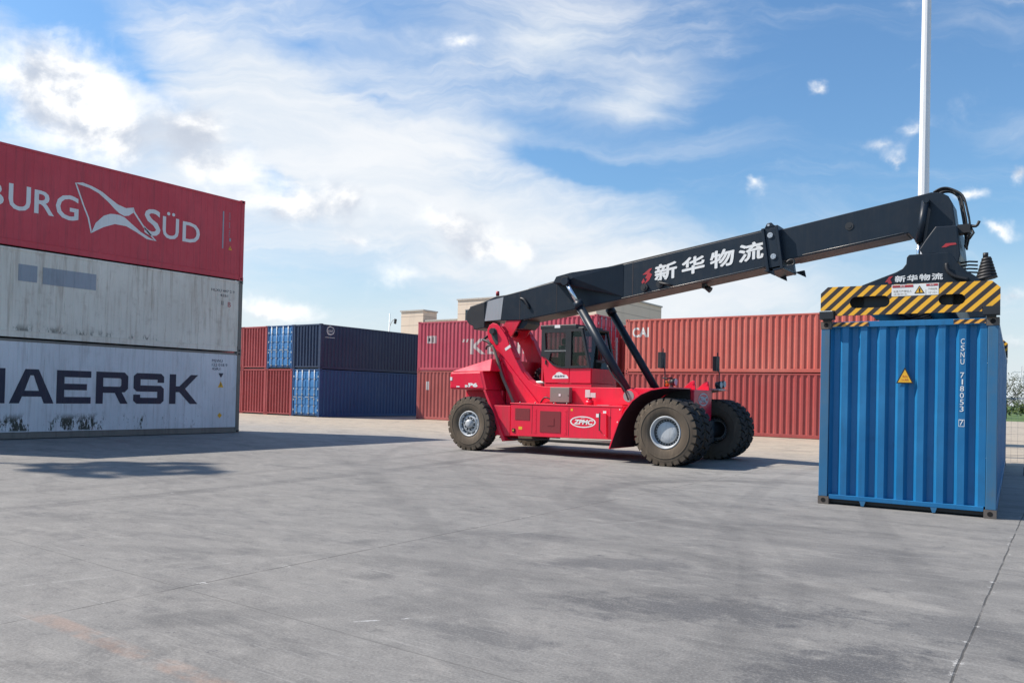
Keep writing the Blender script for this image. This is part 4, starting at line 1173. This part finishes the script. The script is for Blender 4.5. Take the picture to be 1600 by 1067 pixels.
# crescent handle on the tail
MB().tube([(-5.38, -.45, 4.42), (-5.25, -.47, 4.38), (-5.12, -.47, 4.22), (-5.08, -.45, 4.12)], .04, 8).build('grip', 'black', boom)
wing = []
for sy in (-1, 1):
    wg = MB()
    wg.hull([(-4.02, sy * .85, 4.74), (-3.92, sy * .85, 4.91), (-3.46, sy * .85, 4.99), (-3.38, sy * .85, 4.84), (-3.70, sy * .85, 4.72),
             (-4.20, sy * .43, 4.84), (-2.05, sy * .43, 5.17), (-2.05, sy * .43, 4.30), (-4.15, sy * .43, 4.76)])
    wo = wg.build('lift_bracket', 'dark', boom, .01)
    MB().cyl((-3.62, sy * .84, 4.78), (-3.62, sy * .90, 4.78), .13, n=20).cyl((-3.62, sy * .90, 4.78), (-3.62, sy * .915, 4.78), .07, n=16).build('pin', 'black', wo)
fBo = lambda u, v: (u, -BW - .005, v)
sl_ = .1455
fT = lambda u, v: (u, -BW - .005, v + (u + 1.16) * sl_)
coats('company_name', bold(join(*[fit(text2d(ch, 0), a, b, 4.645, 5.055) for ch, a, b in (('新', -1.13, -.54), ('华', -.38, .20), ('物', .37, .96), ('流', 1.10, 1.68))]), .017), fT, (0, -.0006, 0), 'white', boom)
decal('company_emblem', join(fill2d([[(-1.50, 4.90), (-1.30, 5.02), (-1.22, 5.02), (-1.30, 4.92), (-1.22, 4.86), (-1.30, 4.72), (-1.46, 4.62), (-1.36, 4.76), (-1.42, 4.80), (-1.36, 4.88)]]), fill2d([[(-1.52, 4.72), (-1.46, 4.80), (-1.42, 4.70), (-1.50, 4.66)]])), fT, 'redmark', boom)
bl = MB()
for x in (-1.42, -.98):
    z = 4.225 + (x + 2.24) * .1498 + .16
    bl.cyl((x, -BW - .06, z), (x, -BW, z), .10, n=16).cyl((x, -BW - .08, z), (x, -BW - .06, z), .05, n=12)
bl.build('hose_pulley', 'black', boom)
MB().tube([(-.98, -.50, 4.60), (-.75, -.50, 4.55), (-.62, -.48, 4.50)], .03, 8).build('hose_clamp', 'rubber', boom)
MB().box(.02, .10, -.1, .1, 4.45, 4.56).cyl((.10, 0, 4.48), (.22, 0, 4.40), .06, .08, 14).build('work_lamp', 'black', boom)
MB().tube([(-2.1, -BW - .006, 4.262), (0, -BW - .006, 4.575), (1.70, -BW - .006, 4.832)], .008, 6).build('weld_bead', 'steel', boom)
col = MB()
an = math.atan(.1455)
mt_ = Matrix.Translation((1.93, 0, 5.26)) @ Matrix.Rotation(-an, 4, 'Y')
col.box(-.20, -.13, -.56, .56, -.56, .50, 0, mt_).box(.13, .20, -.56, .56, -.56, .50, 0, mt_).box(-.13, .13, -.52, -.44, -.52, .46, 0, mt_).box(-.13, .13, .44, .52, -.52, .46, 0, mt_).box(-.13, .13, -.52, .52, .44, .52, 0, mt_).box(-.13, .13, -.52, .52, -.56, -.46, 0, mt_)
for y in (-.5, .5):
    col.hull([mt_ @ Vector(p) for p in ((-.12, y - .03, .5), (.12, y - .03, .5), (-.05, y - .03, .60), (.05, y - .03, .60), (-.12, y + .03, .5), (.12, y + .03, .5), (-.05, y + .03, .60), (.05, y + .03, .60))])
    for x in (-.16, .30):
        col.hull([mt_ @ Vector(p) for p in ((x - .12, y - .02, -.5), (x + .12, y - .02, -.5), (x + .13, y - .02, -.68), (x - .12, y + .02, -.5), (x + .12, y + .02, -.5), (x + .13, y + .02, -.68))])
for x, z0, z1 in ((-4.16, 3.97, 4.84), (-5.42, 3.82, 4.62), (-1.78, 4.31, 5.19)):
    MB().box(x - .006, x + .006, -BW - .004, -BW + .002, z0, z1).build('weld_seam', 'under', boom)
for k in range(2):
    MB().tube([(-5.2, -.30 + k * .09, 4.70), (-4.1, -.30 + k * .09, 4.90), (-2.4, -.30 + k * .09, 5.17), (.2, -.30 + k * .09, 5.53), (1.7, -.30 + k * .09, 5.74)], .022, 6).build('boom_hose', 'rubber', boom)
co = col.build('boom_collar', 'dark', boom, .012)
bt = MB()
for x, z in ((-.01, .30), (.0, -.22)):
    p = mt_ @ Vector((x, -.545, z)); bt.cyl(p, p + Vector((0, .03, 0)), .066, n=16)
    for k in range(5):
        a = k * 1.2566
        c = p + Vector((.038 * math.cos(a), -.006, .038 * math.sin(a))); bt.cyl(c, c + Vector((0, .012, 0)), .012, n=6)
p = mt_ @ Vector((-.02, -.535, .55)); bt.cyl(p, p + Vector((0, .02, 0)), .03, n=10)
bt.build('adjuster_bolt', 'galv', co)
MB().tube([mt_ @ Vector(q) for q in ((.28, -.5, -.42), (.36, -.5, -.38), (.44, -.5, -.40), (.45, -.5, -.48), (.38, -.5, -.52), (.28, -.5, -.5))], .022, 8).build('tow_eye', 'black', co)
IW = .375
ib = MB()
inner = [(1.0, 5.54), (5.09, 6.155), (5.27, 6.185), (5.46, 6.155), (5.60, 6.06), (5.68, 5.90), (5.74, 5.45), (5.84, 4.90), (5.86, 4.70), (5.83, 4.60), (5.70, 4.48), (5.50, 4.48), (5.12, 4.86), (4.95, 5.20), (4.84, 5.345), (1.0, 4.79)]
ib.prism(inner, -IW, IW)
ibo = ib.build('inner_boom', 'dark', boom, .015)
u2 = MB()
u2.hull([(x, y, z + q) for (x, z) in ((2.35, 4.985), (4.80, 5.337)) for y in (-.365, .365) for q in (-.012, .004)])
u2.build('wear_plate', 'under', ibo)
MB().tube([(2.6, -IW - .006, 5.05), (4.75, -IW - .006, 5.36)], .008, 6).build('weld_bead', 'steel', ibo)
MB().cyl((3.62, -IW - .012, 5.62), (3.62, -IW, 5.62), .09, n=20).cyl((3.62, -IW - .02, 5.62), (3.62, -IW - .01, 5.62), .045, n=14).build('inspection_cover', 'black', ibo)
# tilt cylinders beside the head
for sy in (-1, 1):
    tcn = MB().cyl((5.18, sy * .50, 5.98), (5.07, sy * .50, 5.10), .075, n=18).cyl((5.07, sy * .50, 5.12), (5.05, sy * .50, 4.60), .035, n=12, mi=1).cyl((5.20, sy * .36, 5.98), (5.20, sy * .58, 5.98), .06, n=14)
    tcn.build('tilt_cylinder', ['dark', 'chrome'], ibo)
# lift cylinders
for sy in (-1, 1):
    a, b = Vector((-3.56, sy * .92, 4.74)), Vector((-1.52, sy * .92, 1.64))
    d = (b - a).normalized()
    p1 = a + d * .74
    lc = MB().cyl(a, p1, .062, n=18, mi=1).cyl(p1 - d * .05, p1 + d * .14, .135, n=20).cyl(p1 + d * .1, b - d * .1, .108, n=22).cyl(a - Vector((0, .09, 0)), a + Vector((0, .09, 0)), .11, n=18)
    n_ = Vector((d.z, 0, -d.x))
    lc.tube([p1 + d * .2 - n_ * .0 + Vector((-.12, sy * .05, 0)), p1 + d * 1.2 + Vector((-.12, sy * .05, 0)), b - d * .75 + Vector((-.12, sy * .06, 0))], .02, 8)
    lo = lc.build('lift_cylinder', ['dark', 'chrome'], rs)
    MB().cyl(b - Vector((0, .12, 0)), b + Vector((0, .12, 0)), .15, n=20).build('cylinder_foot', 'steel', lo)
    MB().tube([b - d * .95 + Vector((-.12, sy * .1, 0)), b - d * .6 + Vector((-.10, sy * .14, 0)), b - d * .25 + Vector((.02, sy * .18, 0)), b + Vector((.02, sy * .16, -.1))], .022, 8).build('cylinder_hose', 'rubber', lo)
    MB().prism([(-1.85, 1.42), (-1.15, 1.42), (-1.25, 1.72), (-1.45, 1.84), (-1.62, 1.78)], sy * .81, sy * .85).prism([(-1.85, 1.42), (-1.15, 1.42), (-1.25, 1.72), (-1.45, 1.84), (-1.62, 1.78)], sy * .99, sy * 1.03).build('cylinder_bracket', 'red', rs, .008)

# spreader: rotator, frame and the two striped end beams, turned with the box
spr = MB()
spr.box(-.62, -.22, -5.95, 5.95, -.02, .34).box(.22, .62, -5.95, 5.95, -.02, .34)
for y in (-3, 0, 3): spr.box(-.22, .22, y - .2, y + .2, .0, .30)
spread = spr.build('spreader', 'black', rs, .02, (5.425, -.083, 3.08))
spread.rotation_euler = (0, 0, BROT)
yb = -6.115
def zz_(z): return z - 3.08
def endbeam(sy):
    y = sy * 6.10
    vs, fs = fill2d([[(-1.225, zz_(3.07)), (-1.225, zz_(3.345)), (-1.12, zz_(3.445)), (1.12, zz_(3.425)), (1.225, zz_(3.325)), (1.225, zz_(3.05)), (1.005, zz_(3.05)), (1.0, zz_(2.985)), (-1.0, zz_(2.985)), (-1.005, zz_(3.07))],
                     [(-.70 + .09 * math.cos(a), zz_(3.185) + .09 * math.sin(a)) for a in [R(90 + 18 * k) for k in range(11)]] + [(-.31 + .09 * math.cos(a), zz_(3.185) + .09 * math.sin(a)) for a in [R(-90 + 18 * k) for k in range(11)]],
                     [(.52 + .078 * math.cos(a), zz_(3.175) + .078 * math.sin(a)) for a in [R(90 + 18 * k) for k in range(11)]] + [(.71 + .078 * math.cos(a), zz_(3.175) + .078 * math.sin(a)) for a in [R(-90 + 18 * k) for k in range(11)]]])
    bm = bmesh.new()
    bv = [bm.verts.new((p[0], y, p[1])) for p in vs]
    for f in fs: bm.faces.new([bv[i] for i in f])
    me = bpy.data.meshes.new('end_beam'); bm.to_mesh(me); bm.free()
    o = link('end_beam', me, ['hazard', 'black'], spread)
    s = o.modifiers.new('thick', 'SOLIDIFY'); s.thickness = .025; s.offset = 0; s.material_offset_rim = 1
    MB().box(-1.12, 1.08, y - sy * .40, y - sy * .36, zz_(3.06), zz_(3.36)).box(-1.10, 1.08, y - sy * .36, y - sy * .02, zz_(3.34), zz_(3.37)).build('beam_back', 'black', spread)
    for x in (-1.12, 1.12):
        b = MB()
        b.box(x - .105, x + .105, y - .10, y + .10, zz_(2.93), zz_(3.05)).box(x - .06, x + .06, y - .05, y + .05, zz_(2.902), zz_(2.95))
        b.box(x - .105, x + .105, y + sy * .002, y + sy * .018, zz_(2.93), zz_(3.05))
        b.box(x - .045, x + .045, y + sy * .018, y + sy * .022, zz_(2.945), zz_(3.03), 1)
        b.build('twistlock', ['black', 'hole'], spread, .006)
    return o, y
eb1, ybm = endbeam(-1)
endbeam(1)
fSp = lambda u, v: (u, ybm - .0165, v)
def su(x): return x - 5.425
decal('warning_board', fill2d([rect(-.195, .44, zz_(3.255), zz_(3.43))]), fSp, 'white', spread)
fSq = lambda u, v: (u, ybm - .0195, v)
fSr = lambda u, v: (u, ybm - .0225, v)
decal('warning_text', join(fill2d([rect(-.185, .10, zz_(3.385), zz_(3.42))]), fill2d([rect(.275, .43, zz_(3.39), zz_(3.42))])), fSq, 'redmark', spread)
decal('warning_text', join(fit(text2d('警告'), -.08, -.01, zz_(3.39), zz_(3.415)), fit(text2d('危险'), .32, .38, zz_(3.393), zz_(3.417))), fSr, 'white', spread)
decal('warning_text', join(fit(text2d('吊具下严禁站人'), -.17, .08, zz_(3.31), zz_(3.345)), fit(text2d('严禁超载'), .30, .42, zz_(3.33), zz_(3.36)), fit(text2d('注意安全'), -.17, .02, zz_(3.275), zz_(3.295)), fit(text2d('小心'), .30, .42, zz_(3.28), zz_(3.31)), fill2d([rect(.268, .272, zz_(3.26), zz_(3.34))])), fSq, 'ebox', spread)
decal('warning_text', fill2d([[(.115, zz_(3.285)), (.255, zz_(3.285)), (.185, zz_(3.405))]]), fSq, 'black', spread)
decal('warning_text', fill2d([[(.135, zz_(3.295)), (.235, zz_(3.295)), (.185, zz_(3.385))]]), fSr, 'yellow', spread)
fSs = lambda u, v: (u, ybm - .0255, v)
decal('warning_text', fill2d([[(.178, zz_(3.30)), (.192, zz_(3.30)), (.195, zz_(3.36)), (.175, zz_(3.36))]]), fSs, 'black', spread)
wl_ = MB()
for x in (-.56, -.44, -.36): wl_.cyl((x, ybm + .30, zz_(3.19)), (x, ybm + .32, zz_(3.19)), .035, n=12, mi=1)
wl_.box(-.53, -.38, ybm + .32, ybm + .34, zz_(3.14), zz_(3.24), 1)
wl_.box(-.60, -.30, ybm + .34, ybm + .36, zz_(3.11), zz_(3.26))
wl_.build('sensor_box', ['black', 'offwhite'], spread)
hsn = MB()
for k in range(9):
    y = -5.5 + k * .35
    hsn.tube([(-.2, y, -.03), (0.0, y + .06, -.10 + random.random() * .03), (.25, y + .1, -.03)], .02, 6)
hsn.build('hose_loops', 'rubber', spread)
# gusset carrying the rotator
gy = -.60
gu = MB()
gpts = [(4.25, 3.42), (3.95, 4.20), (4.35, 4.35), (4.63, 4.45), (4.76, 4.52), (4.83, 4.62), (4.84, 4.76), (4.88, 4.81), (5.62, 4.81), (5.72, 4.72), (5.80, 4.56), (5.96, 4.40), (6.18, 4.24), (6.30, 4.06), (6.32, 3.9), (6.32, 3.42)]
for y in (gy, -gy):
    gu.prism([(su(x), zz_(z)) for x, z in gpts], y, y + (.05 if y < 0 else -.05))
gus = gu.build('rotator_frame', 'dark', spread, .012)
MB().box(su(4.3), su(6.30), gy + .05, -gy - .05, zz_(3.42), zz_(3.62)).build('rotator_base', 'black', spread, .01)
fG = lambda u, v: (su(u), gy - .005, zz_(v))
coats('company_name', bold(join(*[fit(text2d(c, 0), 4.62 + k * .235, 4.62 + k * .235 + .20, 4.235 + k * .004, 4.365 + k * .004) for k, c in enumerate('新华物流')]), .006), fG, (0, -.0006, 0), 'white', gus)
decal('company_emblem', fill2d([[(4.42, 4.24), (4.50, 4.36), (4.58, 4.37), (4.52, 4.30), (4.56, 4.22), (4.50, 4.20), (4.47, 4.25)]]), fG, 'redmark', gus)
hbx = MB()
hbx.prism([(5.10, 4.92), (5.22, 5.12), (5.40, 5.38), (5.80, 5.36), (5.87, 4.75), (5.84, 4.60), (5.72, 4.46), (5.55, 4.38), (5.44, 4.52), (5.40, 4.80), (5.16, 4.80)], -.66, .66)
hbx.build('boom_head', 'dark', ibo, .02)
decal('company_emblem', fill2d([[(5.52, 4.92), (5.60, 5.0), (5.78, 5.0), (5.80, 4.96), (5.68, 4.95), (5.60, 4.92)]]), lambda u, v: (u, -.665, v), 'redmark', ibo)
# hose bundle at the head
hz_ = MB()
for k, (dy, ext) in enumerate(((-.28, .30), (-.2, .24), (-.10, .18), (.05, .28), (.15, .2))):
    hz_.tube([(5.30, dy, 6.20), (5.45, dy, 6.27), (5.62, dy, 6.24), (5.62 + ext * .8, dy - .05, 6.05), (5.66 + ext, dy - .1, 5.70), (5.70 + ext, dy - .1, 5.45), (5.80 + ext * .6, dy - .1, 5.20), (5.92, dy - .1, 4.95)], .020, 8)
hz_.build('hose_bundle', 'rubber', ibo)
cl = MB().tube([(5.74, -.3, 5.38), (5.95, -.35, 5.40), (6.12, -.4, 5.36), (6.18, -.4, 5.46)], .03, 8).tube([(6.0, -.35, 5.40), (6.08, -.4, 5.22), (6.0, -.4, 5.1)], .025, 8).box(5.78, 6.02, -.42, -.12, 5.24, 5.42)
for k in range(4): cl.tube([(5.82, -.3, 4.62 - k * .07), (6.0, -.32, 4.64 - k * .075), (6.16, -.33, 4.62 - k * .075)], .018, 6)
cl.build('hose_clamp', 'rubber', ibo)
# spiral cable basket on its arm
bk = MB()
for k in range(7):
    r = .085 + .018 * k
    z = 4.66 - k * .065
    bk.cyl((su(6.30), -.50, zz_(z)), (su(6.30) + .012, -.50, zz_(z - .058)), r, r + .016, 20)
bk.cyl((su(6.29), -.50, zz_(4.66)), (su(6.29), -.50, zz_(4.76)), .05, n=14)
bk.build('cable_basket', 'rubber', spread)
MB().hull([(su(5.55), -.66, zz_(4.50)), (su(5.62), -.66, zz_(4.36)), (su(6.1), -.66, zz_(4.10)), (su(6.36), -.66, zz_(4.08)), (su(6.36), -.66, zz_(4.14)), (su(6.0), -.66, zz_(4.18)), (su(5.55), -.36, zz_(4.50)), (su(5.62), -.36, zz_(4.36)), (su(6.1), -.36, zz_(4.10)), (su(6.36), -.36, zz_(4.08)), (su(6.36), -.36, zz_(4.14)), (su(6.0), -.36, zz_(4.18))]).build('basket_arm', 'dark', spread, .01)
MB().tube([(su(5.6), -.68, zz_(4.56)), (su(5.62), -.70, zz_(4.42)), (su(5.75), -.70, zz_(4.28)), (su(6.0), -.69, zz_(4.2))], .04, 8).build('basket_hose', 'rubber', spread)


# ------------------------------------------------------------------ light masts
def mast(label, loc, H=25.0):
    t = thing('light_mast', label, 'light mast', loc, 0, 'tall floodlight masts of the yard')
    MB().cyl((0, 0, 0), (0, 0, H), .20, .085, 12, smooth=False).build('pole', 'pole', t)
    MB().cyl((0, 0, 0), (0, 0, .04), .36, n=16).box(-.10, .10, -.215, -.185, .6, 1.1).build('base_flange', 'pole', t)
    rg = MB()
    rg.lathe([(.12, -.03), (.72, -.03), (.72, .03), (.12, .03), (.12, -.03)], (0, 0, 0), 24)
    o = rg.build('lamp_ring', 'galv', t)
    o.rotation_euler = (R(90), 0, 0); o.location = (0, 0, H - .4)
    arms = MB()
    for k in range(4):
        a = k * math.pi / 2 + .4
        arms.tube([(0, 0, H - .2), (1.25 * math.cos(a), 1.25 * math.sin(a), H - .3)], .05, 8)
    arms.build('cross_arm', 'galv', t)
    for k in range(16):
        a = (k % 8) * math.pi / 4 + .4
        r = 1.35 if k % 2 == 0 else .95
        mt = Matrix.Translation((r * math.cos(a) * (1 if k < 8 else .7), r * math.sin(a) * (1 if k < 8 else .7), H - .35 - (k // 8) * 1.3)) @ Matrix.Rotation(a, 4, 'Z') @ Matrix.Rotation(R(35), 4, 'Y')
        MB().box(-.16, .16, -.42, .42, -.30, .30, 0, mt).build('floodlight', 'galv', t, .02)
    return t
mast('tall white light mast rising from behind the boom head out of the picture', (-3.92, 28.2, 0))
mast('tall white light mast outside the picture, its shadow lies before the left stack', (-35.9, -1.5, 0))

# ------------------------------------------------------------------ far beige building
bd = thing('office_building', 'beige clad building with flat roofed towers behind the red containers', 'building', (-53.6, 65.5, 0))
def bb_(x0, x1, y0, y1, z0, z1): return (x0 + 53.6, x1 + 53.6, y0 - 65.5, y1 - 65.5, z0, z1)
MB().box(*bb_(-53.6, -36.7, 65.5, 80, 0, 11.45)).build('wall', 'bld', bd)
MB().box(*bb_(-61.0, -53.61, 65.7, 82, 0, 9.4)).build('wall', 'bld', bd)
MB().box(*bb_(-61.8, -58.5, 65.5, 67.8, 0, 10.55)).build('stair_tower', 'bld', bd)
MB().box(*bb_(-61.9, -58.4, 65.4, 67.9, 10.56, 10.72)).box(*bb_(-53.7, -36.6, 65.4, 80.1, 11.46, 11.62)).box(*bb_(-58.35, -53.72, 65.6, 82.1, 9.41, 9.55)).build('parapet_cap', 'cap', bd)
MB().box(*bb_(-60, -53.8, 74, 81, 9.56, 11.0)).build('roof_house', 'roofgrey', bd)
for x0, x1, z0, z1 in ((-52.5, -51.3, 7.0, 10.4), (-49.5, -48.3, 7.0, 10.4), (-46.5, -45.3, 7.0, 10.4), (-43.5, -42.3, 7.0, 10.4)):
    o = MB().box(*bb_(x0, x1, 65.44, 65.499, z0, z1)).build('window', 'winglass', bd)
    MB().box(*bb_(x0 - .06, x1 + .06, 65.42, 65.50, z1 + .003, z1 + .09)).box(*bb_((x0 + x1) / 2 - .03, (x0 + x1) / 2 + .03, 65.41, 65.44, z0, z1)).build('window_frame', 'cap', o)
sl2 = thing('street_lamp', 'thin grey street lamp with one curved arm above the navy container', 'street lamp', (-58.25, 60, 0))
MB().cyl((0, 0, 0), (0, 0, 9.75), .09, .045, 10).build('pole', 'galv', sl2)
MB().tube([(0, 0, 8.3), (.25, 0, 8.75), (.55, 0, 9.05), (.85, 0, 9.12)], .035, 8).build('arm', 'galv', sl2)
MB().hull([(.78, -.12, 9.16), (.95, -.12, 9.10), (.78, .12, 9.16), (.95, .12, 9.10), (.70, -.1, 8.66), (.86, -.1, 8.60), (.70, .1, 8.66), (.86, .1, 8.60)]).build('lamp_head', 'black', sl2, .02)

# ------------------------------------------------------------------ mesh fence, field edge, trees on the right
fx0, fy0 = -1.95, 25.95
fc = thing('mesh_fence', 'thin welded wire mesh fence right of the azure container', 'fence', (fx0, fy0, 0))
for k in range(6):
    MB().box(k * 2.5 - .03, k * 2.5 + .03, -.03, .03, 0, 1.86).build('post', 'galv', fc)
for k in range(5):
    b = MB()
    for j in range(1, 16): b.cyl((k * 2.5 + j * .156, 0, .06), (k * 2.5 + j * .156, 0, 1.82), .0030, n=4, cap=False)
    for j in range(10): b.cyl((k * 2.5 + .03, .006, .08 + j * .19), (k * 2.5 + 2.47, .006, .08 + j * .19), .0034, n=4, cap=False)
    b.box(k * 2.5 + .031, k * 2.5 + 2.469, -.012, .012, 1.815, 1.845)
    b.build('wire_panel', 'galv', fc)

def tree(name, label, loc, H, spread_, leaf, n, size, bare=.3, group=None):
    rnd = random.Random(hash((loc[0], loc[1])) % 9999)
    t = thing(name, label, 'tree', loc, rnd.random() * 6, group)
    b = MB()
    b.tube([(0, 0, 0), (.05 * H * rnd.uniform(-.5, .5), 0, H * .3), (0, .04 * H, H * .55), (.03 * H, 0, H * .8)], .022 * H, 7)
    tips = []
    for k in range(11):
        a = rnd.uniform(0, 6.28); z0 = H * rnd.uniform(.22, .6)
        l = spread_ * rnd.uniform(.5, 1)
        e = Vector((l * math.cos(a), l * math.sin(a), min(H, z0 + H * rnd.uniform(.12, .42))))
        b.tube([(0, 0, z0), tuple(e * .5 + Vector((0, 0, z0 * .45))), tuple(e)], .007 * H, 5)
        tips.append(e)
    tips += [Vector((0, 0, H * .9)), Vector((0, 0, H * .75))]
    b.build('trunk', 'bark', t)
    c = MB()
    for k in range(n):
        tp = rnd.choice(tips)
        p = tp + Vector((rnd.gauss(0, .28), rnd.gauss(0, .28), rnd.gauss(0, .22))) * spread_ * .8
        if p.z < H * .18: continue
        s = size * rnd.uniform(.6, 1.3)
        u = Vector((rnd.gauss(0, 1), rnd.gauss(0, 1), rnd.gauss(0, 1))).normalized(); v = u.orthogonal().normalized()
        c.quad([p - u * s, p + v * s * .5, p + u * s, p - v * s * .5])
    c.build('crown', leaf, t)
    return t
TG = 'trees beyond the grass strip'
tree('broadleaf_tree', 'sparse grey-green tree beyond the fence, just right of the azure container', (-6.3, 112, 0), 4.9, 2.0, 'leaf2', 1500, .11, group=TG)
tree('broadleaf_tree', 'low rounded green bush tree at the right edge of the picture', (-3.9, 118, 0), 2.6, 1.7, 'leaf', 1700, .12, group=TG)
tree('broadleaf_tree', 'bushy green tree beyond the grass outside the right picture edge', (-0.5, 122, 0), 4.2, 2.4, 'leaf', 1300, .18, group=TG)
tree('broadleaf_tree', 'green tree of the far row hidden mostly by the azure container', (-10.2, 121, 0), 5.0, 2.6, 'leaf', 1300, .18, group=TG)
hd_ = MB()
rnd = random.Random(3)
for k in range(5200):
    x = rnd.uniform(-60, 60); y = 150 + rnd.gauss(0, 3)
    z = abs(rnd.gauss(0, 1)) * 1.1 * (1 + .5 * math.sin(x * .5))
    s = rnd.uniform(.2, .45)
    u = Vector((rnd.gauss(0, 1), rnd.gauss(0, 1), rnd.gauss(0, 1))).normalized(); v = u.orthogonal().normalized()
    p = Vector((x, y, z + .2))
    hd_.quad([p - u * s, p + v * s * .6, p + u * s, p - v * s * .6])
tag(hd_.build('far_scrub', 'leaf'), 'far line of green scrub along the end of the field', 'shrubs', kind='stuff')
py = thing('transmission_tower', 'faint lattice transmission tower far beyond the trees at the right edge', 'pylon', (-11.8, 280, 0))
lt = MB()
for sx in (-1, 1):
    for sy in (-1, 1): lt.tube([(sx * 1.5, sy * 1.5, 0), (sx * .35, sy * .35, 9), (sx * .12, sy * .12, 13.5)], .07, 5)
for k in range(9):
    z = k * 1.45; r = 1.5 - 1.15 * z / 9 if z < 9 else .35 - .05 * (z - 9)
    z2 = z + 1.45; r2 = 1.5 - 1.15 * z2 / 9 if z2 < 9 else .35 - .05 * (z2 - 9)
    for a in range(4):
        q = [(1, 1), (-1, 1), (-1, -1), (1, -1)]
        p, s = q[a], q[(a + 1) % 4]
        lt.tube([(p[0] * r, p[1] * r, z), (s[0] * r2, s[1] * r2, z2)], .04, 4)
lt.build('lattice', 'galv', py)
ar = MB()
for z in (10, 11.6): ar.box(-2.4, 2.4, -.08, .08, z, z + .15)
ar.build('cross_arm', 'galv', py)

# dark beam lying in the shade at the right edge
bm_ = thing('steel_beam', 'short dark blue steel beam lying in the shade right of the azure container', 'beam', (-.86, 22.2, 0))
MB().box(0, 3.2, -.09, .09, 0, .03).box(0, 3.2, -.015, .015, .03, .15).box(0, 3.2, -.09, .09, .15, .18).build('beam_section', 'navybeam', bm_, .005)
MB().box(-.012, 0.0, -.1, .1, 0, .2).build('end_plate', 'navybeam', bm_, .004)
